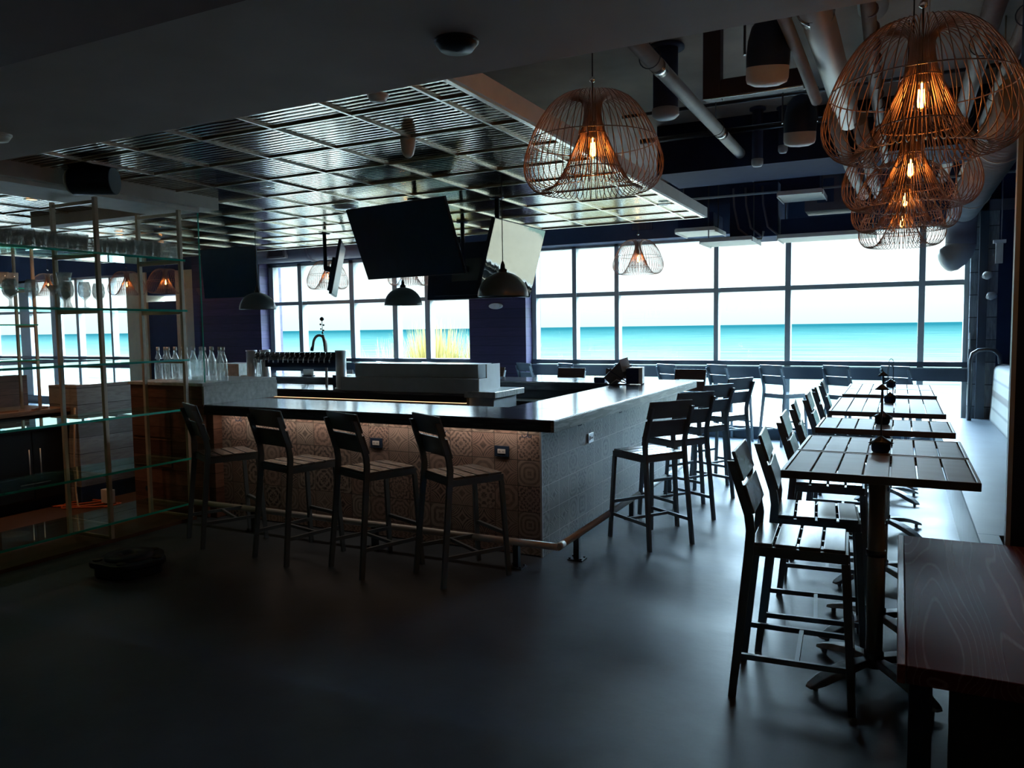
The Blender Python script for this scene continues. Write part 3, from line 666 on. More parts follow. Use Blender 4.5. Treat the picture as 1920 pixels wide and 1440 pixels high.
# card reader stand and black box on bar
pos = empty('tablet_stand', (-2.93, 8.60, 1.075), R(25), 'black tilted tablet stand with white screen edge and chrome arm on the bar', 'tablet')
q = MB(); q.box(-0.11,0.11,-0.09,0.09,0,0.012); q.build('base', m_black, pos, bevel=0.004)
q = MB(); q.bar((-0.13,0,0.19),(0.12,0.0,0.02),0.02,0.012); q.build('arm', m_black, pos)
q = MB(); q.bar((-0.10,0.02,0.02),(0.10,0.02,0.22),0.17,0.012,(0,1,0)); sc = q.build('tablet', m_steel_dark, pos, bevel=0.003)
q = MB(); q.bar((0.04,0.015,0.215),(0.14,0.015,0.245),0.15,0.014,(0,1,0)); q.build('screen_hood', m_smoke, pos)
q = MB(); q.tube([(-0.08,-0.05,0.015),(-0.02,-0.08,0.06),(0.05,-0.07,0.03),(0.09,-0.04,0.02)],0.006,8); q.build('cable', m_smoke, pos)
pr = empty('receipt_printer', (-2.74, 8.66, 1.075), R(10), 'cube shaped black receipt printer with grey side beside the tablet stand', 'printer')
q = MB(); q.box(-0.09,0.055,-0.09,0.09,0.01,0.19); q.build('body', m_navy, pr, bevel=0.006)
q = MB(); q.box(0.056,0.10,-0.09,0.09,0.01,0.19); q.build('side_cover', m_white, pr, bevel=0.006)
q = MB(); q.box(-0.09,0.10,-0.085,0.085,0.19,0.20); q.build('lid', m_smoke, pr)
q = MB()
for a,b in ((-0.08,-0.07),(0.09,-0.07),(-0.08,0.07),(0.09,0.07)): q.box(a-0.01,a+0.01,b-0.01,b+0.01,0,0.01)
q.build('feet', m_black, pr)
cr = tag(MB().box(-3.30,-3.16,8.80,8.92,1.075,1.14).build('card_reader', m_black, bevel=0.01), 'small black card reader lying on the far bar arm', 'card reader')
q = None
ts = empty('tablet_display', (-4.95, 9.25, 1.075), R(-20), 'pale grey tablet screen leaning on the far bar arm before the column', 'tablet')
q = MB(); q.box(-0.13,0.13,-0.006,0.006,-0.09,0.09); q.build('screen', m_slat_grey, ts, bevel=0.003, loc=(0,0,0.115), rot=(R(-15),0,0))
q = MB(); q.box(-0.12,0.12,-0.03,0.09,0,0.012); q.build('stand', m_black, ts)

# ------------------------------------------------------------------ bottles
def bottle():
    r = empty('glass_bottle', (0,0,0), 0)
    q = MB(); q.lathe([(0.001,0.006),(0.034,0.0),(0.037,0.008),(0.037,0.185),(0.034,0.20),(0.022,0.235),(0.0145,0.26),(0.0135,0.305),(0.016,0.308),(0.016,0.322),(0.012,0.324)], n=16); q.build('body', m_bottle, r)
    q = MB(); q.lathe([(0.001,0.33),(0.0165,0.33),(0.017,0.30),(0.0145,0.295)], n=12, cap0=True); q.build('cap', m_steel, r)
    return r
bproto = bottle(); first = True
bl = [(-6.87+0.085*k, 5.46+0.02*math.sin(k*2.1)) for k in range(12)] + [(-6.70+0.13*k, 5.60) for k in range(5)]
names = ['first','second','third','fourth','fifth','sixth','seventh','eighth','ninth','tenth','eleventh','twelfth']
for i,(x_,y_) in enumerate(bl):
    o = bproto if first else copy_tree(bproto); first = False
    o.location = (x_+0.09 if i < 12 else x_, y_, 1.275)
    lb = ('clear glass bottle on the stone ledge, %s from the left in the front row' % names[i]) if i < 12 else ('clear glass bottle in the rear row on the stone ledge, %s from the left' % names[i-12])
    tag(o, lb, 'bottle', 'clear bottles on the stone ledge')

# ------------------------------------------------------------------ glass shelving
SZ = [0.17, 0.59, 1.05, 1.505, 1.957, 2.415]
et = empty('glass_shelving', (-6.1, 3.4, 0), 0, 'tall metal framed glass shelving unit at left of the room', 'shelving')
def ladder(root, y_, top=2.86, x0=-0.33, x1=0.22, z0=0.03, rungs=SZ, nm='ladder_frame'):
    q = MB()
    for x_ in (x0, x1): q.box(x_-0.016, x_+0.016, y_-0.016, y_+0.016, z0, top)
    for z_ in list(rungs) + [top-0.01]: q.box(x0, x1, y_-0.011, y_+0.011, z_-0.040, z_-0.012)
    q.box(x0, x1, y_-0.011, y_+0.011, z0, z0+0.02)
    return q.build(nm, m_rack, root, bevel=0.002)
for y_ in (-0.85, 0.8, 1.62): ladder(et, y_)
q = MB(); q.box(0.205,0.235,0.77,0.785,0.03,2.86)
for z_ in SZ:
    q = MB(); q.box(-0.33, 0.235, -2.0, 1.66, z_-0.018, z_-0.001); s = q.build('glass_shelf', m_shelfglass, et)
    q = MB(); q.box(0.2352, 0.2375, -2.0, 1.66, z_-0.0185, z_); q.build('shelf_edge', m_glassedge, s)
q = MB(); q.box(0.214,0.224,1.66,1.84,0.9,2.86); pn = q.build('end_pane', m_paneglass, et)
q = MB(); q.box(0.212,0.226,1.838,1.842,0.9,2.86); q.build('pane_edge', m_glassedge, pn)
# brackets on shelves
# glassware
def tumbler():
    q = MB(); q.lathe([(0.001,0.006),(0.030,0.0),(0.033,0.01),(0.041,0.135),(0.0385,0.135),(0.031,0.016),(0.001,0.014)], n=14); return q
def snifter():
    q = MB(); q.lathe([(0.001,0.004),(0.034,0.0),(0.034,0.004),(0.006,0.012),(0.005,0.06),(0.012,0.072),(0.04,0.10),(0.05,0.135),(0.046,0.18),(0.036,0.215),(0.034,0.215),(0.044,0.178),(0.047,0.135),(0.037,0.103),(0.001,0.08)], n=16); return q
def martini():
    q = MB(); q.lathe([(0.001,0.004),(0.036,0.0),(0.036,0.004),(0.005,0.012),(0.004,0.09),(0.008,0.10),(0.058,0.175),(0.056,0.176),(0.001,0.108)], n=16); return q
tum = tumbler().build('drinking_glass', m_ware); cnt = 0
def put(proto, state, loc, lb, cat, grp, name=None):
    if state[0]: o = proto.copy(); COL.objects.link(o)
    else: o = proto; state[0] = True
    o.location = loc
    tag(o, lb, cat, grp); return o
st = [False]
for row, x_ in enumerate((-5.94, -6.14)):
    for k in range(19):
        y_ = 3.42 + k*0.088
        if abs(y_-4.2) < 0.03 and x_ > -5.95: continue
        put(tum, st, (x_, y_, 2.417), 'clear tumbler on the top glass shelf, packed in rows', 'glass', 'tumblers on the top glass shelf')
tag(st and tum, None)
tum2 = tum.copy(); tum2.data = tum.data; 
st2 = [True]
for row, x_ in enumerate((-7.72, -7.84)):
    for k in range(14):
        put(tum, [True], (x_, 3.45+k*0.09, 2.217), 'clear tumbler on the upper shelf of the rear shelving', 'glass', 'tumblers on the rear shelving')
sn = snifter().build('stemmed_glass', m_ware); st = [False]
for k, (x_, y_, lb) in enumerate(((-5.98,3.55,'stemmed glass farthest left on the second shelf'),(-6.12,3.62,'stemmed glass behind the leftmost ones on the second shelf'),(-6.0,3.72,'stemmed glass second along the second shelf'),
                (-6.02,4.02,'stemmed snifter right of the martini glass'),(-6.15,4.08,'stemmed snifter in the middle cluster, set back'),(-5.98,4.14,'stemmed snifter closest to the middle frame'),(-6.1,4.35,'wide stemmed glass right of the middle frame'))):
    put(sn, st, (x_, y_, 1.958), lb, 'glass', 'stemmed glasses on the second shelf')
mg = martini().build('martini_glass', m_ware, loc=(-5.98,3.88,1.958)); tag(mg, 'martini glass on the second glass shelf', 'glass')
vs = tag(MB().lathe([(0.001,0),(0.05,0),(0.052,0.01),(0.035,0.06),(0.05,0.25),(0.06,0.30),(0.057,0.30),(0.001,0.02)], n=14).build('glass_vase', m_ware, loc=(-6.2,4.12,1.958)), 'tall flared glass vase behind the snifters on the second shelf', 'vase')
pipe = None
# white tape on shelving
et3 = tag(MB().box(-5.90,-5.885,4.42,4.88,1.20,1.29).build('paper_strip', m_tape), 'white paper strip stuck at the glass shelving in front of the brown drawers', 'paper') if False else None

# rear counter and rear shelving
cab = empty('back_cabinet', (-7.95, 3.9, 0), 0, 'black base cabinet with steel pulls behind the glass shelving', 'cabinet')
q = MB(); q.box(-0.30,0.28,-2.5,1.12,0.10,0.955); q.build('carcass', m_cab, cab)
q = MB(); q.box(-0.30,0.2,-2.5,1.12,0.0,0.10); q.build('toe_kick', m_black, cab)
for k in range(4):
    y0 = -1.72+k*0.71
    q = MB(); q.box(0.28,0.30,y0+0.005,y0+0.70,0.80,0.945); dd = q.build('drawer', m_cab, cab, bevel=0.002)
    q = MB(); q.tube([(0.325,y0+0.2,0.90),(0.325,y0+0.5,0.90)],0.006,8); q.build('pull', m_steel, dd)
    for s in (0,1):
        q = MB(); q.box(0.28,0.30,y0+0.005+0.35*s,y0+0.345+0.355*s,0.12,0.79); dd = q.build('door', m_cab, cab, bevel=0.002)
        yy = y0+(0.30 if s == 0 else 0.41)
        q = MB(); q.tube([(0.325,yy,0.36),(0.325,yy,0.62)],0.006,8); q.build('pull', m_steel, dd)
wt = tag(MB().box(-8.3,-7.60,1.4,5.04,0.957,1.0).build('wood_countertop', m_wtop, bevel=0.004), 'reddish wood worktop lying on the black base cabinet', 'countertop')
sk = [(-7.75,4.3,0.2,'long thin wooden stick lying along the wood worktop'),(-7.70,4.78,-0.9,'short wooden stick crossing another near the worktop end'),(-7.72,4.80,-0.5,'wooden stick lowest of the crossed pair')]
for k,(x_,y_,a,lb) in enumerate(sk):
    L_ = (0.55,0.28,0.26)[k]
    o = MB().bar((-math.sin(a)*L_/2,-math.cos(a)*L_/2,0),(math.sin(a)*L_/2,math.cos(a)*L_/2,0),0.02,0.012).build('wooden_stick', m_wtop, loc=(x_,y_,1.007 if k != 1 else 1.02)); tag(o, lb, 'stick', 'sticks on the worktop')
sbox('wall_back_bar', m_brownwood, -8.5, -8.3, 1.0, 5.04, 0, 1.32)
rs = empty('rear_glass_shelving', (-7.85, 4.0, 1.32), 0, 'smaller metal framed glass shelving seen through the front shelving', 'shelving')
for y_ in (-0.6, 0.78):
    q = MB()
    for x_ in (-0.13,0.17): q.box(x_-0.012,x_+0.012,y_-0.012,y_+0.012,-0.32,1.45)
    for z_ in (0.18,0.53,0.88,1.43): q.box(-0.13,0.17,y_-0.01,y_+0.01,z_-0.03,z_-0.01)
    q.build('ladder_frame', m_rack, rs, bevel=0.002)
for z_ in (0.18,0.53,0.885):
    q = MB(); q.box(-0.14,0.18,-1.5,0.80,z_-0.01,z_); s = q.build('glass_shelf', m_shelfglass, rs)
    q = MB(); q.box(0.18,0.1825,-1.5,0.80,z_-0.0105,z_+0.0005); q.build('shelf_edge', m_glassedge, s)
# grey board return wall
gw = sbox('wall_board_return', m_greywood, -7.62, -7.50, 5.05, 6.3, 0.17, 1.22)
sbox('baseboard_return', m_black, -7.60, -7.51, 5.05, 6.3, 0, 0.17)
sbox('wall_board_front', m_greywood, -7.95, -7.62, 5.045, 5.2, 0.0, 1.22)
# cords on floor
q = MB(); q.tube([(-7.50,5.02,1.0),(-7.52,5.0,0.5),(-7.45,4.95,0.15),(-7.40,4.93,0.01),(-7.30,4.9,0.01)],0.009,8); tag(q.build('hanging_cable', m_tan), 'tan cord hanging beside the black cabinet down to the floor', 'cord')
pts = [(-7.35+0.25*math.cos(a)*(1+0.3*math.sin(2*a)), 5.0+0.20*math.sin(a*1.3), 0.014+0.003*math.sin(5*a)) for a in [k*0.35 for k in range(34)]]
q = MB(); q.tube(pts,0.008,8); tag(q.build('extension_cord', m_orange), 'coiled orange cord lying on the brown floor behind the shelving', 'cord')
tag(MB().box(-7.28,-7.14,5.10,5.16,0.02,0.16).build('outlet_box', m_white, bevel=0.004), 'small grey box on the floor beside the orange cord', 'box')
# floor drain box
fd = empty('floor_drain', (-6.9, 4.0, 0.004), 0, 'round floor drain cover in the brown floor behind the shelving', 'drain')
q = MB(); q.lathe([(0.001,0.004),(0.11,0.004),(0.12,0.0)],n=24); q.build('cover', m_bronze, fd)

# robot vacuum
rv = empty('stack_base', (-5.02, 3.72, 0), 0.3, 'round black lobed plant dolly lying alone on the dark floor', 'plant dolly')
rv.name = 'plant_dolly'
n = 48; out = []
for k in range(n):
    a = 2*PI*k/n; rr_ = 0.255*(1+0.07*math.cos(5*a)); out.append((rr_*math.cos(a), rr_*math.sin(a)*0.92))
q = MB(); q.prism([(x_*0.88,y_*0.88) for x_,y_ in out],'z',0,0.07); q.build('lower_body', m_black, rv, bevel=0.01)
q = MB(); q.prism(out,'z',0.07,0.115); q.build('lobed_rim', m_black, rv, bevel=0.012)
q = MB(); q.lathe([(0.17,0.115),(0.165,0.14),(0.06,0.145),(0.055,0.125),(0.001,0.125)],n=32); q.build('top_disc', m_black, rv)
for k in range(5):
    a = 2*PI*k/5
    q = MB(); q.tube([(0.215*math.cos(a),0.2*math.sin(a),0.11),(0.215*math.cos(a),0.2*math.sin(a),0.125)],0.032,14); q.build('knob', m_cab, rv)

# ------------------------------------------------------------------ stools
def make_stool(brown=False, grey=False):
    r = empty('bar_stool', (0,0,0), 0)
    sl = m_slat_brown if brown else m_slat
    W = 0.205; SZt = 0.745
    q = MB()
    for k in range(4):
        y0 = -0.205 + k*0.1035
        q.box(-W+0.004, W-0.004, y0, y0+0.092, SZt-0.016, SZt)
    q.build('seat_slats', sl, r, bevel=0.004)
    q = MB(); q.box(-W,-W+0.022,-0.21,0.21,SZt-0.062,SZt-0.016); q.box(W-0.022,W,-0.21,0.21,SZt-0.062,SZt-0.016)
    q.box(-W+0.022,W-0.022,-0.21,-0.19,SZt-0.062,SZt-0.016); q.box(-W+0.022,W-0.022,0.19,0.21,SZt-0.062,SZt-0.016)
    q.box(-0.012,0.012,-0.19,0.19,SZt-0.04,SZt-0.017)
    q.build('seat_frame', m_frame, r, bevel=0.002)
    for s in (-1,1):
        q = MB(); q.bar((s*(W-0.012),0.197,SZt-0.062),(s*(W+0.010),0.235,0.0),0.024,0.034,(0,1,0)); q.build('leg', m_frame, r, bevel=0.002)
        # rear leg and back upright in one bent member
        pts = [(s*(W+0.010),-0.285,0.0),(s*(W-0.008),-0.215,0.70),(s*(W-0.008),-0.208,0.80),(s*(W-0.008),-0.218,0.87),(s*(W-0.008),-0.30,1.12)]
        q = MB()
        prev = None
        secs = []
        for i,p in enumerate(pts):
            wd = (0.036,0.042,0.042,0.040,0.034)[i]
            secs.append([q.bm.verts.new((p[0]+a*0.012, p[1]+b*wd/2, p[2])) for a,b in ((-1,-1),(1,-1),(1,1),(-1,1))])
        for i in range(len(secs)-1):
            for k in range(4): q.bm.faces.new((secs[i][k],secs[i][(k+1)%4],secs[i+1][(k+1)%4],secs[i+1][k]))
        q.bm.faces.new(secs[0][::-1]); q.bm.faces.new(secs[-1])
        q.build('leg', m_frame, r, bevel=0.002)
    # two wide back boards
    def yb(z): return -0.218 - (z-0.87)/(0.25)*0.082
    for z0, z1 in ((0.880,1.010),(1.030,1.165)):
        q = MB()
        a = (0, yb(z0)+0.026, z0); b = (0, yb(z1)+0.026, z1)
        q.bar(a, b, 2*W+0.01, 0.016, (0,1,0))
        q.build('back_board', (m_slat_grey if grey else sl), r, bevel=0.004)
    # foot ring
    for s in (-1,1):
        q = MB(); q.bar((s*(W+0.002),-0.268,0.20),(s*(W-0.002),0.225,0.20),0.018,0.026); q.build('side_stretcher', m_frame, r)
    q = MB(); q.bar((-W-0.005,0.228,0.30),(W+0.005,0.228,0.30),0.026,0.026); q.build('foot_rest', m_frame, r, bevel=0.002)
    q = MB(); q.bar((-W,0.0,0.20),(W,0.0,0.20),0.02,0.022); q.build('cross_stretcher', m_frame, r)
    return r
sA = make_stool(); sB = make_stool(brown=True)
usedA = [False]; usedB = [False]
def place(x_, y_, rz, label, group, kind='A'):
    proto, u = (sA, usedA) if kind == 'A' else (sB, usedB)
    o = proto if not u[0] else copy_tree(proto); u[0] = True
    o.location = (x_, y_, 0); o.rotation_euler = (0,0,R(rz))
    tag(o, label, 'bar stool', group)
G1 = 'slatted stools in front of the bar'
place(-5.07,4.72,-27,'dark slatted bar stool beside the glass shelving, leftmost at the bar front',G1)
place(-4.18,4.61,-14,'dark slatted bar stool second from the glass shelving at the bar front',G1)
place(-3.44,4.62,-21,'dark slatted bar stool third from the glass shelving at the bar front',G1)
place(-2.75,4.70,-31,'dark slatted bar stool nearest the tiled corner at the bar front',G1)
G2 = 'slatted stools along the side of the bar'
place(-1.81,6.08,55,'slatted bar stool nearest the camera along the bar side',G2)
place(-1.82,6.93,56,'slatted bar stool second along the bar side',G2)
place(-1.83,7.87,60,'slatted bar stool third along the bar side',G2)
place(-1.80,8.85,62,'slatted bar stool at the far end of the bar side',G2)
G3 = 'slatted stools along the high tables'
for i,(y_,rz,x_) in enumerate(((3.85,-87,-0.40),(4.44,-85,-0.38),(5.38,-87,-0.39),(6.22,-85,-0.42),(7.0,-88,-0.40),(7.85,-84,-0.42),(8.62,-87,-0.42))):
    place(x_,y_,rz,['slatted stool pulled up to the nearest high table','second slatted stool from the camera along the high tables','slatted stool at the third high table','slatted stool at the near end of the long high table','slatted stool at the far end of the long high table','slatted stool second from the window in the high table row','slatted stool closest to the window in the high table row'][i],G3)
G4 = 'stools facing the window rail'
lbW = ['stool at the window rail just right of the plum column','stool at the window rail second right of the plum column','stool at the window rail behind the tablet stand','stool at the window rail right of the receipt printer','stool at the window rail behind the far bar corner','stool at the window rail left of the high tables, fully visible','stool at the window rail behind the tall stool backs of the table row','stool at the window rail behind the farthest high table',
       'stool at the window rail left of the plum column','stool at the window rail behind the bottle riser','stool at the window rail behind the right tap post']
for i,(x_,rz) in enumerate(((-5.45,-30),(-4.68,-34),(-3.70,-33),(-3.02,-34),(-2.25,-35),(-1.48,-36),(-0.62,-34),(0.12,-34),(-7.35,-30),(-8.35,-31),(-9.3,-30))):
    place(x_,11.85,rz,lbW[i],G4)
G5 = 'brown slatted stools on the far side of the bar'
for i,(x_,rz,lb) in enumerate(((-5.50,170,'brown backed stool by the bottle riser end across the bar'),(-4.20,178,'brown backed stool across the bar left of the tablet stand'),(-3.35,200,'brown backed stool hidden behind the tablet stand'),(-2.50,176,'brown backed stool across the bar near its far corner'))):
    place(x_,10.0,rz,lb,G5,'B')

# ------------------------------------------------------------------ high tables
def table_base(root):
    q = MB(); q.tube([(0,0,0.10),(0,0,1.03)],0.038,20); q.build('pole', m_bronze, root)
    q = MB(); q.lathe([(0.05,0.07),(0.06,0.09),(0.045,0.12),(0.045,0.14)],n=20); q.build('collar', m_steel_dark, root); q = MB(); q.lathe([(0.044,0.62),(0.044,0.65)],n=20,cap0=True,cap1=True); q.build('collar', m_steel_dark, root)
    q = MB(); q.box(-0.16,0.16,-0.16,0.16,1.022,1.034); q.build('mounting_plate', m_steel_dark, root)
    for k in range(4):
        a = PI/4 + k*PI/2
        q = MB(); dv = Vector((math.cos(a),math.sin(a),0)); sd_ = Vector((-math.sin(a),math.cos(a),0)); secs = []
        for t in (0,0.2,0.4,0.6,0.8,0.95,1.0):
            rr_ = 0.03+0.36*t; zt = 0.115-0.085*t**2.2; th = 0.030 if t < 0.9 else 0.018; ww = 0.030+0.022*math.sin(PI*t)
            if t == 1.0: th = 0.012; ww = 0.018
            p = dv*rr_
            secs.append([q.bm.verts.new(p+sd_*ww*s+Vector((0,0,z_))) for s,z_ in ((-1,zt-th),(1,zt-th),(0.7,zt),(-0.7,zt))])
        for i in range(len(secs)-1):
            for j in range(4): q.bm.faces.new((secs[i][j],secs[i][(j+1)%4],secs[i+1][(j+1)%4],secs[i+1][j]))
        q.bm.faces.new(secs[0][::-1]); q.bm.faces.new(secs[-1])
        q.tube([dv*0.345, dv*0.345+Vector((0,0,0.04))],0.014,8)
        q.build('leg', m_castal, root, bevel=0.004)
def high_table(yc, d, label):
    r = empty('high_table', (-0.08, yc, 0), 0, label, 'high table', 'high slatted tables')
    w_ = 0.81; n = 7
    q = MB(); sw = (w_-0.036)/n
    for k in range(n):
        x0 = -w_/2+0.018+k*sw
        q.box(x0+0.004, x0+sw-0.004, -d/2+0.016, d/2-0.016, 1.048, 1.066)
    q.build('top_slats', m_table, r, bevel=0.003)
    q = MB(); q.box(-w_/2,w_/2,-d/2,-d/2+0.014,1.03,1.068); q.box(-w_/2,w_/2,d/2-0.014,d/2,1.03,1.068)
    q.box(-w_/2,-w_/2+0.016,-d/2+0.014,d/2-0.014,1.03,1.068); q.box(w_/2-0.016,w_/2,-d/2+0.014,d/2-0.014,1.03,1.068)
    q.box(-w_/2+0.016,w_/2-0.016,-d/2+0.06,-d/2+0.09,1.034,1.047); q.box(-w_/2+0.016,w_/2-0.016,d/2-0.09,d/2-0.06,1.034,1.047)
    q.build('top_frame', m_tframe, r, bevel=0.003)
    table_base(r)
high_table(4.09, 0.64, 'high slatted table nearest the camera on a bronze pole')
high_table(4.74, 0.60, 'high slatted table pushed against the back of the nearest one')
high_table(5.74, 0.61, 'high slatted table standing alone in the middle of the row')
high_table(7.12, 1.22, 'longest high slatted table in the row')
high_table(8.47, 0.70, 'high slatted table right behind the longest one')
high_table(9.19, 0.70, 'high slatted table farthest away, closest to the window')

def lantern(x_, y_, ph, label, hoop=False, sc=1.0):
    r = empty('table_lantern', (x_, y_, 1.068), 0.2, label, 'table lantern', 'black table lanterns')
    q = MB(); q.lathe([(0.001,0),(0.040*sc,0),(0.046*sc,0.012),(0.048*sc,0.05*sc),(0.001,0.055*sc)],n=8); q.build('body', m_navy, r)
    q = MB(); q.lathe([(0.064*sc,0.048*sc),(0.03*sc,0.068*sc),(0.008,0.085*sc),(0.001,0.09*sc)],n=8,cap0=True); q.build('roof', m_steel_dark, r)
    if hoop:
        q = MB(); q.tube([(-0.022,0,0.07),(-0.022,0,ph-0.03),(-0.015,0,ph-0.01),(0,0,ph),(0.015,0,ph-0.01),(0.022,0,ph-0.03),(0.022,0,0.07)],0.0035,6); q.build('handle', m_steel_dark, r)
    else:
        q = MB(); q.tube([(0,0,0.08),(0,0,ph)],0.0045,8); q.build('stem', m_steel_dark, r)
        q = MB(); q.lathe([(0.036,ph-0.004),(0.02,ph+0.012),(0.001,ph+0.026)],n=12,cap0=True); q.build('cone_cap', m_steel_dark, r)
lantern(-0.075,4.50,0.335,'black roofed table lantern with tall coned stem, nearest of four',False)
lantern(-0.09,5.76,0.33,'black roofed table lantern with coned stem on the table standing alone',False,1.02)
lantern(-0.06,7.35,0.32,'black table lantern with wire hoop on the longest table',True)
lantern(-0.07,9.15,0.30,'black table lantern with hoop on the farthest table',True)

# ------------------------------------------------------------------ benches at right
bn = empty('banquette', (0.9, 8.8, 0), 0, 'long grey banquette bench with striped backrest along the right wall', 'bench')
q = MB(); q.box(-0.445,0.35,-3.345,3.2,0.42,0.45); q.box(-0.445,-0.33,-3.57,-3.345,0.42,0.45); q.build('seat_board', m_bench, bn, bevel=0.004)
q = MB(); q.box(-0.43,-0.40,-3.56,3.2,0.0,0.42); q.build('front_panel', m_benchface, bn)
q = MB(); q.box(-0.40,-0.37,-3.3,3.2,0.0,0.40); q.build('inner_panel', m_steel_dark, bn)
q = MB()
nn = 20; secs = []
for i in range(nn+1):
    t = i/nn; yy = -3.3+t*(3.25+3.3)-0.1; bow = 0.10*math.sin(PI*min(1,max(0,t)))
    row = []
    for (dx, z_) in ((0.19,0.45),(0.20,0.62),(0.215,0.9),(0.225,1.12),(0.25,1.16),(0.33,1.19),(0.45,1.18)):
        row.append(q.bm.verts.new((dx - 0.0*bow, yy, z_ - 0.45 + 0.45)))
    secs.append(row)
for i in range(nn):
    for j in range(6): f = q.bm.faces.new((secs[i][j],secs[i+1][j],secs[i+1][j+1],secs[i][j+1])); f.smooth = True
q.bm.faces.new(secs[-1]); q.bm.faces.new(secs[0][::-1])
q.build('backrest', m_uph, bn, loc=(0,0,0))
hr = empty('grab_rail', (0.99, 11.75, 0.45), 0, 'curved dark tube rail at the window end of the banquette', 'rail')
q = MB(); q.tube([(-0.145,0,-0.45),(-0.145,0,0.80),(-0.125,0,0.88),(-0.06,0,0.925),(0.04,0,0.935),(0.12,-0.02,0.92),(0.17,-0.05,0.86),(0.18,-0.06,0.75)],0.026,14); q.build('tube', m_steel_dark, hr)
q = MB(); q.box(-0.20,-0.09,-0.05,0.05,-0.45,-0.44); q.build('flange', m_steel_dark, hr)
wb = empty('wooden_bench', (0.45, 4.2, 0), 0, 'dark reddish grained wood bench in the right foreground', 'bench')
q = MB(); q.box(-0.40,0.9,-0.99,1.02,0.38,0.452); q.build('seat_board', m_woodbench, wb, bevel=0.004)
q = MB(); q.box(-0.432,-0.402,-0.99,1.02,0.378,0.453); q.build('seat_edge', m_rededge, wb, bevel=0.004)
for y_ in (-0.93,0.93):
    q = MB(); q.box(-0.39,-0.31,y_-0.04,y_+0.04,0,0.378); q.build('leg', m_black, wb, bevel=0.003)
q = MB(); q.box(-0.25,0.9,-0.9,-0.86,0,0.378); q.build('end_panel', m_cab, wb)
sbox('wall_near_right', m_navy, 0.93, 1.45, 3.0, 5.24, 0.0, 2.8) if False else None
# wall bits right end
for x_,y_,z_,lb in ((1.02,11.98,2.35,'upper small cream conical wall light on the dark strip by the window'),(1.07,11.98,2.08,'lower small cream conical wall light on the dark strip by the window')):
    r = empty('wall_light', (x_,y_,z_), 0, lb, 'wall light', 'cream wall lights by the window')
    q = MB(); q.tube([(0.03,0.0,0.01),(-0.01,-0.05,0.0),(-0.05,-0.10,-0.02)],[0.045,0.055,0.02],14); q.build('shade', m_spkwhite, r)
    q = MB(); q.box(0.0,0.06,-0.01,0.02,-0.03,0.04); q.build('mount', m_smoke, r)
r = empty('projector_sconce', (1.14,11.9,2.66), 0, 'boxy cream wall fixture hanging from a thin rod near the right corner', 'fixture')
q = MB(); q.box(-0.07,0.07,-0.05,0.05,0.10,0.14); q.build('cap', m_smoke, r); q = MB(); q.box(-0.04,0.04,-0.035,0.035,-0.16,0.10); q.build('body', m_spkwhite, r)
q = MB(); q.tube([(0.02,0,0.14),(0.02,0,1.34)],0.008,8); q.build('rod', m_greyduct, r)
sbox('trim_10', m_white, 0.845, 0.86, 12.09, 12.12, 1.38, 1.60)

# ------------------------------------------------------------------ televisions
def tv(name_loc, rz, tilt, w_, h_, label, screen, pole_top, front=-1, off=(0,0)):
    r = empty('television', name_loc, R(rz), label, 'television', 'televisions hung from the ceiling')
    a = bpy.data.objects.new('x', None)
    q = MB(); q.box(-w_/2,w_/2,0.0,0.035,-h_/2,h_/2); q.box(-w_/2+0.12,w_/2-0.12,0.035,0.07,-h_/2+0.04,h_/2-0.22)
    c = q.build('casing', m_black, r, bevel=0.005, rot=(R(tilt),0,0))
    q = MB(); q.box(-w_/2+0.008,w_/2-0.008,-0.003,0.0,-h_/2+0.012,h_/2-0.008); q.build('screen', screen, c)
    q = MB(); q.box(-0.2,0.2,0.07,0.095,-0.13,0.13); q.build('wall_plate', m_steel_dark, c)
    q = MB(); q.tube([(0,0.17,0.0),(0,0.17,pole_top-name_loc[2])],0.024,14); q.bar((0,0.17,0.02),(0,0.08,0.0),0.07,0.07); q.build('mount_pole', m_black, r)
    q = MB(); q.lathe([(0.001,-0.012),(0.07,-0.012),(0.07,0.0)],(0,0.17,pole_top-name_loc[2]),20); q.build('ceiling_plate', m_black, r)
    bpy.data.objects.remove(a)
    return r
tv((-4.22,6.17,2.585), -8.6, 23, 1.25, 0.72, 'large dark television tilted down in the centre, facing the camera', m_screen, 3.0)
tv((-3.31,6.68,2.39), 90, 15.5, 1.10, 0.70, 'television with bright mirrored screen facing the high tables', m_screen_g, 3.0)
tv((-4.62,8.15,2.44), 180, 6, 1.15, 0.68, 'dark television seen from behind between the centre and mirrored ones', m_screen, 3.0)
tv((-8.68,8.25,2.60), 0, 4, 1.08, 0.72, 'dark television above the left end of the bar, before the plum wall', m_screen, 3.0)
tv((-6.52,8.05,2.53), 126, 12, 1.05, 0.68, 'television seen almost edge on, left of the centre one', m_screen, 3.0)

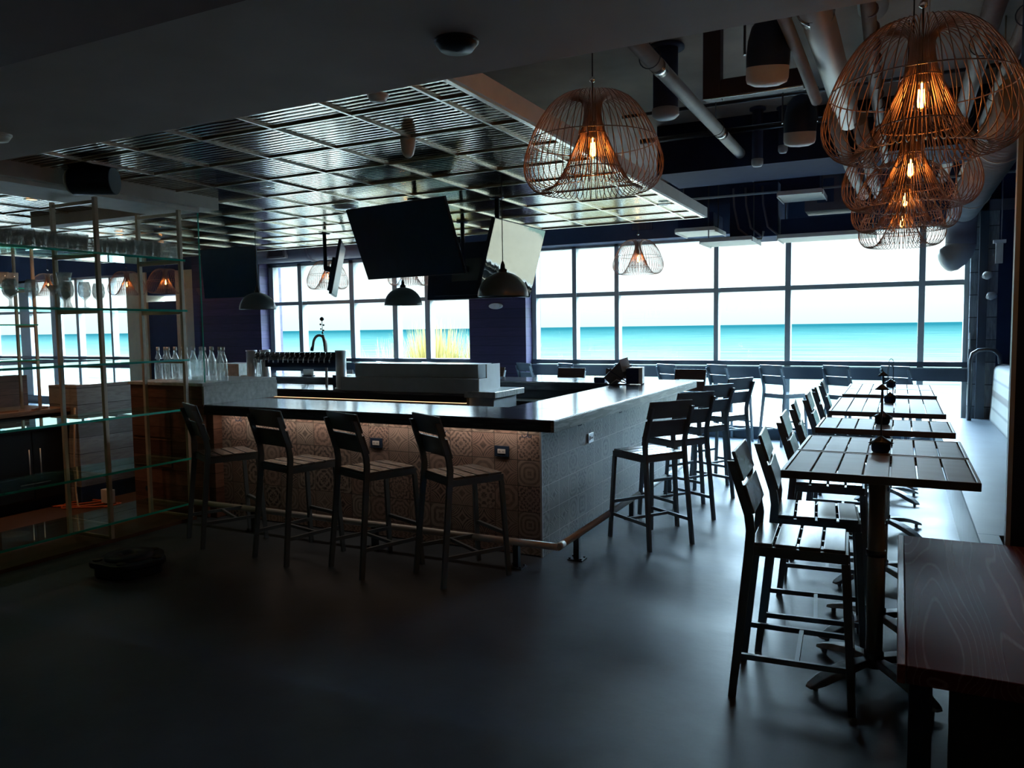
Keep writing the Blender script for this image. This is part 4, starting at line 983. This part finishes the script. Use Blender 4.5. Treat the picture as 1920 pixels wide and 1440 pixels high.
# ------------------------------------------------------------------ dome pendants
def dome(x_, y_, z_, dia, label):
    r = empty('dome_pendant', (x_,y_,z_), 0, label, 'pendant lamp', 'dark dome pendants over the bar')
    R_ = dia/2; pr_ = [(R_*math.cos(R(t)), R_*0.95*math.sin(R(t))) for t in range(0,86,6)]
    pi_ = [(p[0]-0.004, p[1]-0.004) for p in pr_][::-1]
    q = MB(); q.lathe(pr_+[(0.03,R_*0.95)],n=36); q.lathe([(R_-0.004,0)]+[(max(0.01,p[0]-0.006),p[1]-0.004) for p in pr_[1:]],n=36); q.build('shade', m_dome, r, recalc=False)
    q = MB(); q.lathe([(0.035,R_*0.93),(0.035,R_*0.95+0.02),(0.02,R_*0.95+0.03),(0.018,R_*0.95+0.06),(0.006,R_*0.95+0.09)],n=18); q.build('cap', m_steel_dark, r)
    q = MB(); q.tube([(0,0,R_*0.95+0.08),(0,0,3.0-z_)],0.004,6); q.build('cord', m_cord, r)
dome(-2.93,5.71,2.01,0.42,'dark dome pendant largest and nearest, in front of the mirrored television')
dome(-5.33,7.76,2.04,0.45,'dark dome pendant under the large centre television')
dome(-7.31,7.40,2.03,0.45,'dark dome pendant before the plum wall at left')

# ------------------------------------------------------------------ wire cage pendants
def cage_parts(root):
    prof = [(0.045,0.20),(0.055,0.255),(0.10,0.290),(0.17,0.285),(0.245,0.225),(0.315,0.115),(0.36,0.0),(0.375,-0.07),(0.365,-0.14),(0.325,-0.195),(0.27,-0.210),(0.215,-0.185),(0.165,-0.115),(0.125,-0.035),(0.09,0.045),(0.06,0.12),(0.045,0.20)]
    # smooth profile with Catmull-Rom
    P = [Vector((a,0,b)) for a,b in prof]; pts = []
    for i in range(len(P)-1):
        p0 = P[i-1] if i > 0 else P[-2]; p1 = P[i]; p2 = P[i+1]; p3 = P[i+2] if i+2 < len(P) else P[1]
        for t in (0,0.5):
            pts.append(0.5*((2*p1)+(-p0+p2)*t+(2*p0-5*p1+4*p2-p3)*t*t+(-p0+3*p1-3*p2+p3)*t**3))
    q = MB(); n = 54
    for k in range(n):
        a = 2*PI*k/n; ca, sa = math.cos(a), math.sin(a)
        q.tube([(p.x*ca, p.x*sa, p.z) for p in pts], 0.0023, 5, closed=True)
    q.build('wire_cage', m_wire, root)
    def ring(r_, z_, w_=0.003): return [(r_*math.cos(2*PI*k/48), r_*math.sin(2*PI*k/48), z_) for k in range(48)]
    q = MB(); q.tube(ring(0.343,0.05),0.003,6,closed=True); q.build('outer_ring', m_wire, root)
    q = MB(); q.tube(ring(0.158,-0.098),0.003,6,closed=True); q.build('inner_ring', m_wire, root); q = MB(); q.tube(ring(0.075,0.09),0.003,6,closed=True); q.build('upper_ring', m_wire, root)
    q = MB(); q.lathe([(0.001,0.16),(0.02,0.155),(0.022,0.085),(0.017,0.07),(0.001,0.068)],n=16); q.build('socket', m_steel_dark, root)
    q = MB(); q.lathe([(0.014,0.07),(0.018,0.055),(0.030,0.02),(0.032,-0.005),(0.024,-0.03),(0.001,-0.042)],n=18); b = q.build('bulb', m_bulb, root)
    q = MB()
    for s in (-0.008,0.0,0.008): q.tube([(s,0,0.045),(s*1.3,0,0.0),(s,0,-0.025)],0.0036,6)
    q.tube([(0,0,0.05),(0,0,0.068)],0.005,6)
    q.build('filament', m_filament, b)
m_bulb = glassy('bulb_glass', (1.0,0.86,0.62), 0.02)
def cage(x_, y_, z_, ztop, label, proto=[None]):
    if proto[0] is None:
        r = empty('wire_pendant', (x_,y_,z_), 0); cage_parts(r)
    else:
        r = proto[0].copy(); COL.objects.link(r); r.location = (x_,y_,z_)
        for ch in proto[0].children:
            if ch.name.startswith('cord') or ch.name.startswith('ceiling_hook'): continue
            copy_tree(ch, r)
    q = MB(); q.tube([(0,0,0.15),(0,0,ztop-z_)],0.004,6); q.build('cord', m_cord, r)
    q = MB(); q.lathe([(0.001,0.0),(0.018,0.01),(0.012,0.03),(0.001,0.035)],(0,0,0.36),10); q.build('cord_grip', m_chrome, r)
    tag(r, label, 'pendant lamp', 'copper wire cage pendants')
    if proto[0] is None: proto[0] = r
    l = bpy.data.lights.new('bulb_light','POINT'); l.energy = 0.46; l.color = (1.0,0.38,0.11); l.shadow_soft_size = 0.03
    lo = bpy.data.objects.new('bulb_light', l); COL.objects.link(lo); lo.location = (x_,y_,z_-0.005)
cage(-1.50,4.01,2.695,4.0,'copper wire cage pendant over the aisle in front of the metal tile ceiling')
cage(0.06,3.60,2.64,4.0,'largest copper wire cage pendant, nearest over the high tables')
cage(0.04,5.22,2.64,4.0,'wire cage pendant second in the row over the high tables')
cage(0.02,6.66,2.66,4.0,'wire cage pendant third in the row over the high tables')
cage(0.0,8.28,2.68,4.0,'wire cage pendant farthest in the row over the high tables')
cage(0.93,4.15,2.62,4.0,'wire cage pendant cut off by the right edge')
cage(-3.52,11.3,2.74,4.0,'small looking wire cage pendant alone before the wide right window')
cage(-7.62,11.3,2.72,4.0,'wire cage pendant half hidden above the middle dome lamp')
cage(-9.42,11.3,2.72,4.0,'wire cage pendant left of the edge on television')
cage(-13.7,11.3,2.78,4.0,'wire cage pendant seen through the glass shelving before the dark door')
cage(-14.9,11.3,2.78,4.0,'wire cage pendant seen through the shelving beside the middle frame')
cage(-17.6,11.3,2.85,4.0,'wire cage pendant seen through the shelving at far left')

# ------------------------------------------------------------------ ceiling services
def duct_tube(name, pts, r_, m_, label, cat, group=None, n=20):
    q = MB(); q.tube([Vector(p)-Vector(pts[0]) for p in pts], r_, n)
    root = empty(name, pts[0], 0, label, cat, group); q.build('run', m_, root); return root
def hanger(root, y_, r_, up):
    q = MB(); q.tube([(r_*1.25*math.cos(R(t)), y_, r_*1.25*math.sin(R(t))) for t in range(-90,271,20)],0.004,5); q.tube([(0,y_,r_*1.25),(0,y_,up)],0.005,5)
    q.build('hanger', m_steel_dark, root)
p = duct_tube('ceiling_pipe', [(-1.58,2.9,3.6),(-1.58,9.1,3.6)], 0.055, m_pipe, 'pale insulated pipe running diagonally in view between the first two cage pendants', 'pipe')
for y_ in (2.45,4.6,6.0): hanger(p, y_, 0.06, 0.4)
for y_ in (2.6,4.75):
    q = MB(); q.tube([(0,y_,0),(0,y_+0.14,0)],0.058,20); q.build('sleeve', m_foil, p)
p = duct_tube('large_duct_pipe', [(-0.45,2.9,3.42),(-0.42,5.2,3.40),(-0.40,6.9,3.38)], 0.085, m_duct, 'thick silver pipe with shiny foil joints at top right', 'pipe')
for y_,l_ in ((0.35,0.5),(1.1,0.18),(1.55,0.14)):
    q = MB(); q.tube([(0.01,y_,-0.005),(0.02,y_+l_,-0.005)],0.092,20); q.build('foil_joint', m_foil, p)
p = duct_tube('wrapped_pipe', [(-0.58,2.9,3.45),(-0.60,4.4,3.42),(-0.57,5.2,3.36),(-0.52,5.6,3.22)], 0.035, m_pipe, 'thin lumpy pipe left of the thick silver pipe', 'pipe')
p = duct_tube('wrapped_pipe', [(-0.18,2.9,3.5),(-0.20,6.5,3.5),(-0.17,9.4,3.48)], 0.04, m_pipe, 'thin banded pipe right of the thick silver pipe', 'pipe')
for k in range(14):
    q = MB(); q.tube([(0,0.2+0.3*k,0),(0,0.215+0.3*k,0)],0.0425,14); q.build('band', m_greyduct, p)
p = duct_tube('wrapped_pipe', [(-0.32,6.8,3.36),(-0.30,9.6,3.34),(-0.25,10.6,3.30)], 0.06, m_pipe, 'pale pipe continuing behind the largest cage pendant', 'pipe')
p = duct_tube('wrapped_pipe', [(-0.50,6.5,3.36),(-0.48,9.3,3.34),(-0.42,10.5,3.30)], 0.055, m_pipe, 'pale lumpy pipe left of the one behind the largest cage pendant', 'pipe')
p = duct_tube('fat_pipe', [(-0.19,2.9,3.78),(-0.19,5.6,3.76)], 0.09, m_pipe, 'fat beige pipe between silver pipe and largest cage pendant', 'pipe')
p = duct_tube('ceiling_pipe', [(0.49,2.9,3.70),(0.48,12.1,3.68)], 0.065, m_pipe, 'straight beige pipe passing behind the right side of the largest cage pendant', 'pipe')
for y_ in (1.6,3.6,5.6,7.4): hanger(p, y_, 0.07, 0.3)
p = duct_tube('ceiling_pipe', [(0.67,3.2,3.62),(0.68,11.9,3.60)], 0.05, m_pipe, 'beige pipe at far right close to the spiral duct', 'pipe')
for y_ in (2.6,4.4): hanger(p, y_, 0.055, 0.38)
# spiral duct with rib seams, ends bending down
sp = empty('spiral_duct', (0.66, 5.62, 3.10), 0, 'big ribbed spiral duct at right bending down before the window', 'air duct')
q = MB(); pts = []; rad_ = []
yy = 0.0
while yy < 5.2:
    pts += [(0,yy,0),(0,yy+0.085,0),(0,yy+0.092,0),(0,yy+0.10,0)]; rad_ += [0.154,0.154,0.166,0.154]; yy += 0.107
q.tube(pts, rad_, 32); q.build('ribbed_run', m_duct, sp)
q = MB(); q.tube([(0,5.16,0),(0,5.30,-0.015),(0,5.42,-0.07),(0,5.50,-0.16),(0,5.53,-0.27),(0,5.53,-0.40)],0.168,32); q.build('elbow', m_greyduct, sp)
q = MB(); pts=[]; rad_=[]
for k in range(9):
    a = R(70)*k/8; pts += [(-0.20*(1-math.cos(a)),5.53,-0.38-0.20*math.sin(a))]; rad_ += [0.170 if k%2 else 0.162]
e0, e1 = Vector(pts[-2]), Vector(pts[-1]); dd_ = (e1-e0).normalized()
for k_, rr_ in ((0.03,0.158),(0.06,0.138),(0.085,0.10),(0.10,0.04)): pts.append(tuple(e1+dd_*k_)); rad_.append(rr_)
q.tube(pts,rad_,32); q.build('ribbed_end', m_duct, sp)
for y_ in (1.3,3.9):
    q = MB(); q.tube([(0.17*math.cos(R(t)),y_,0.17*math.sin(R(t))) for t in range(0,361,20)],0.006,6); q.tube([(0.0,y_,0.17),(0.0,y_,0.9)],0.006,5); q.build('hanger', m_rack, sp)
    q = MB(); q.path([(-0.14,y_+0.25,0.14),(0.0,y_+0.25,0.32),(0.14,y_+0.25,0.14)],0.012,0.03,(0,1,0)); q.build('bracket', m_rack, sp)
# beams and conduits
sbox('ceiling', m_navy, -2.0, 1.45, 9.75, 12.2, 3.86, 4.0)
sbox('trim_11', m_navy, -2.5, 1.45, 8.75, 9.75, 3.46, 4.0)
for y_,z_,r_,lb,ct in ((7.82,3.9,0.018,'dark conduit crossing the slab above the first speaker','conduit'),(10.4,3.42,0.015,'thin pale conduit crossing behind the deep navy beam','conduit'),(8.45,3.78,0.03,'dark conduit just before the deep navy beam','conduit'),(5.9,3.93,0.02,'dark conduit crossing near the square plum duct','conduit')):
    duct_tube('conduit', [(-2.6,y_,z_),(1.4,y_,z_)], r_, m_steel_dark if r_ > 0.016 else m_alum, lb, ct, 'conduits under the slab', 10)
# plum square duct, L shaped
pd = empty('square_duct', (-1.20, 5.6, 3.38), 0, 'square plum coloured duct dropping from the slab and turning right', 'air duct')
q = MB(); q.box(-0.06,0.06,-0.06,0.06,-0.06,0.62); q.build('drop_run', m_plum, pd, bevel=0.01)
q = MB(); q.box(0.06,0.60,-0.06,0.06,-0.06,0.06); q.build('cross_run', m_plum, pd, bevel=0.01)
q = MB(); q.tube([(-0.06,-0.062,-0.062),(0.25,-0.062,-0.066),(0.60,-0.062,-0.062)],0.006,6); q.build('seam', m_foil, pd)
# flanged risers
for x_,y_,zl,r_,lb in ((-2.05+0.32,6.3,3.45,0.10,'dark vertical pipe with ceiling flange left of the first cage pendant'),(-1.36,8.5,3.42,0.055,'dark vertical pipe hanging below the navy beam, the thicker of two'),(-1.12,8.6,3.55,0.045,'dark vertical pipe hanging below the navy beam, the thinner of two')):
    r = empty('drop_pipe', (x_,y_,zl), 0, lb, 'pipe', 'vertical drop pipes')
    q = MB(); q.tube([(0,0,0),(0,0,4.0-zl)],r_,20); q.build('run', m_navy2, r); q = MB(); q.lathe([(r_,0),(r_*1.5,0.0),(r_*1.5,0.02)],(0,0,3.97-zl),20); q.build('flange', m_navy2, r)
    q = MB(); q.lathe([(0.001,-0.03),(r_*0.8,-0.025),(r_*1.08,0.0),(r_*1.08,0.05),(r_,0.05)],n=20); q.build('end_cap', m_riser, r)
# bullet speakers
def speaker(loc, rz, tilt, s, label):
    r = empty('bullet_speaker', loc, R(rz), label, 'speaker', 'black bullet speakers')
    e_ = (R(tilt),0,0)
    q = MB(); q.lathe([(0.10*s,0),(0.105*s,0.10*s),(0.10*s,0.18*s),(0.085*s,0.24*s),(0.05*s,0.285*s),(0.001,0.30*s)],n=32); q.build('housing', m_black, r, rot=e_)
    q = MB(); q.lathe([(0.001,-0.04*s),(0.06*s,-0.035*s),(0.095*s,-0.02*s),(0.102*s,0.0),(0.103*s,0.055*s)],n=32); q.build('grille', m_spkwhite, r, rot=e_)
    q = MB(); q.bar((-0.11*s,0,0.12*s),(-0.11*s,0,0.34*s),0.01,0.03); q.bar((0.11*s,0,0.12*s),(0.11*s,0,0.34*s),0.01,0.03); q.bar((-0.115*s,0,0.34*s),(0.115*s,0,0.34*s),0.03,0.01); q.tube([(0,0,0.34*s),(0,0,4.0-loc[2])],0.01,8); q.build('bracket', m_steel_dark, r)
speaker((-0.74,4.95,3.22), 20, 12, 1.2, 'black bullet speaker with pale grille hanging beside the square plum duct')
speaker((-0.78,7.0,3.28), 15, 10, 1.25, 'black bullet speaker with pale grille farther back below the slab')
cs = empty('cylinder_speaker', (-5.55, 3.98, 2.92), R(-62), 'black cylinder speaker mounted under the ceiling at the glass shelving', 'speaker')
q = MB(); q.tube([(0,-0.17,0),(0,0.15,0)],0.105,32); q.build('housing', m_black, cs, bevel=0.006)
q = MB(); q.tube([(0,-0.175,0),(0,-0.20,0),(0,-0.21,0)],[0.10,0.085,0.05],32); q.build('grille', m_spkwhite, cs)
q = MB(); q.box(-0.03,0.03,-0.05,0.05,0.09,0.12); q.build('bracket', m_black, cs)
# smoke detectors / downlights on the tile ceiling
r = empty('motion_sensor', (-2.90,4.32,2.99), 0, 'white egg cup shaped sensor hanging from the metal tile ceiling', 'sensor')
q = MB(); q.lathe([(0.052,0),(0.05,-0.02),(0.045,-0.06),(0.035,-0.10),(0.02,-0.115),(0.001,-0.118)],n=24,cap0=True); q.build('housing', m_smoke, r)
for x_,y_,z_,m_,s_,lb in ((-5.0,6.3,2.995,m_steel,1.6,'silver disc wireless unit on the tile ceiling before the centre television'),(-1.47,2.52,2.80,m_black,1.0,'black round detector on the grey soffit, near its middle'),(-4.25,2.50,2.80,m_smoke,0.85,'pale round detector on the soffit at the left edge'),(-2.50,3.45,2.995,m_smoke,0.7,'small pale disc where soffit and tile ceiling meet')):
    r = empty('ceiling_disc', (x_,y_,z_), 0, lb, 'detector')
    q = MB(); q.lathe([(0.075*s_,0),(0.075*s_,-0.015),(0.06*s_,-0.035),(0.001,-0.04)],n=28,cap0=True); q.build('housing', m_, r)
    q = MB(); q.lathe([(0.082*s_,0.0),(0.082*s_,-0.008),(0.07*s_,-0.009)],n=28); q.build('rim', m_, r)
for i,(x_,y_,on) in enumerate(((-7.18,4.5,True),(-7.18,3.2,True),(-4.97,5.2,False),(-2.47,5.3,False),(-2.18,7.9,False),(-8.8,6.6,True))):
    r = empty('downlight', (x_,y_,2.994), 0, ['small glowing recessed downlight above the rear shelving','small glowing recessed downlight nearer the soffit above the worktop','small unlit recessed downlight in the left part of the tile ceiling','small unlit recessed downlight left of the first cage pendant','small unlit recessed downlight near the right tip of the tile ceiling','small glowing recessed downlight over the left end of the bar'][i], 'downlight', 'recessed downlights in the tile ceiling')
    q = MB(); q.lathe([(0.065,0.0),(0.065,-0.006),(0.045,-0.006)],n=24); q.build('trim_ring', m_steel, r)
    q = MB(); q.lathe([(0.001,-0.003),(0.045,-0.003)],n=24); q.build('lens', m_can if on else m_smoke, r)
    if on:
        l = bpy.data.lights.new('downlight_lamp','SPOT'); l.energy = 7; l.color = (1.0,0.50,0.24); l.spot_size = R(110); l.spot_blend = 0.7; l.shadow_soft_size = 0.04
        lo = bpy.data.objects.new('downlight_lamp', l); COL.objects.link(lo); lo.location = (x_,y_,2.97)
# emergency light on column
r = empty('emergency_light', (-6.27,11.97,2.13), 0, 'oval twin lamp emergency light on the plum column', 'emergency light')
q = MB(); q.prism([(0.125*math.cos(R(t)),0.052*math.sin(R(t))) for t in range(0,360,15)],'y',-0.07,0.0); q.build('housing', m_spkwhite, r, bevel=0.008)
for s in (-0.055,0.055):
    q = MB(); q.tube([(s,-0.07,0.0),(s,-0.078,0.0)],0.034,18); q.build('lamp_lens', m_smoke, r)
r = empty('security_camera', (-11.95,11.95,2.78), 0, 'small white ball camera high on the plum wall at left', 'camera')
q = MB(); q.lathe([(0.001,-0.06),(0.04,-0.045),(0.06,0),(0.045,0.045),(0.001,0.06)],(0,-0.05,0),16); q.build('body', m_smoke, r)
q = MB(); q.tube([(0,-0.10,0.0),(0,-0.115,0.0)],0.025,12); q.build('lens', m_black, r)

# air handler and trays before the window, top right
ah = empty('air_handler', (-1.78, 11.3, 2.85), 0, 'dark boxy air handler with curled cables hanging before the window', 'air handler')
q = MB(); q.box(-0.33,0.30,-0.35,0.35,0.08,0.80); q.build('casing', m_navy, ah, bevel=0.01)
q = MB()
for a in (-0.28,-0.12,0.1): q.tube([(a,-0.37,0.75),(a+0.02,-0.42,0.5),(a+0.08,-0.40,0.2),(a+0.22,-0.38,0.08)],0.014,8)
q.build('hose', m_greyduct, ah)
q = MB(); q.tube([(-0.33,-0.37,0.05),(0.1,-0.37,0.05),(0.12,-0.37,0.15)],0.016,8); q.build('drain_pipe', m_alum, ah)
for i,(x0,x1,y0,y1,z_,lb) in enumerate(((-2.85,-2.30,10.9,11.6,3.06,'cream ceiling tray at the left of the air handler'),(-2.42,-1.75,10.55,11.25,2.86,'cream lipped tray under the air handler with sloping ends'),(-1.45,-0.30,10.75,11.35,2.87,'long cream tray right of the air handler over the window'),(-1.35,-0.85,9.95,10.55,3.30,'cream plate under the dark unit behind the thin conduit'))):
    r = empty('ceiling_tray', ((x0+x1)/2,(y0+y1)/2,z_), 0, lb, 'tray', 'cream trays above the window')
    w2, d2 = (x1-x0)/2, (y1-y0)/2
    q = MB(); q.box(-w2,w2,-d2,d2,0,0.012); q.build('panel', m_cream, r)
    q = MB(); q.box(-w2,w2,-d2-0.01,-d2,0,0.05); q.box(-w2,w2,d2,d2+0.01,0,0.05); q.box(-w2-0.012,-w2,-d2,d2,-0.02,0.04); q.box(w2,w2+0.012,-d2,d2,-0.02,0.04); q.build('lip', m_white, r)
    q = MB(); q.box(-w2+0.03,w2-0.03,-d2+0.03,d2-0.03,0.013,0.25 if i != 1 else 0.02); q.build('unit', m_navy, r)
    for s in (-1,1):
        q = MB(); q.tube([(s*w2*0.9,0,0.0),(s*w2*0.9,0,4.0-z_)],0.008,6); q.build('hanger_rod', m_steel_dark, r)
fz = empty('control_box', (-0.78, 11.0, 3.20), 0, 'grey control cabinet with pipes above the long cream tray', 'control box')
q = MB(); q.box(-0.35,0.35,-0.2,0.25,0,0.5); q.build('casing', m_greyduct, fz, bevel=0.01)
q = MB(); q.box(-0.2,0.0,-0.215,-0.2,0.1,0.4); q.build('door', m_navy2, fz)
q = MB(); q.tube([(0.1,-0.22,0.1),(0.1,-0.22,0.45)],0.012,8); q.tube([(0.16,-0.22,0.1),(0.16,-0.22,0.45)],0.012,8); q.build('pipes', m_greyduct, fz)

# hook loops and cables at pendants near top right
q = MB(); q.tube([(0.02,3.45,4.0),(0.02,3.45,3.38),(0.05,3.45,3.33),(0.09,3.45,3.36),(0.09,3.45,3.42)],0.014,10); tag(q.build('ceiling_hook', m_black), 'black J shaped hook from which the largest cage pendant chain hangs', 'hook')
q = MB(); q.tube([(0.07,3.46,3.5),(0.075,3.5,3.2),(0.08,3.55,2.98),(0.08,3.57,2.8)],0.004,6); tag(q.build('pendant_chain', m_steel), 'twisted silver chain hanging beside the largest cage pendant', 'chain')

# unused protos
for o in list(bpy.data.objects):
    if o.users_collection == () : pass
bpy.data.objects.remove(tum2)
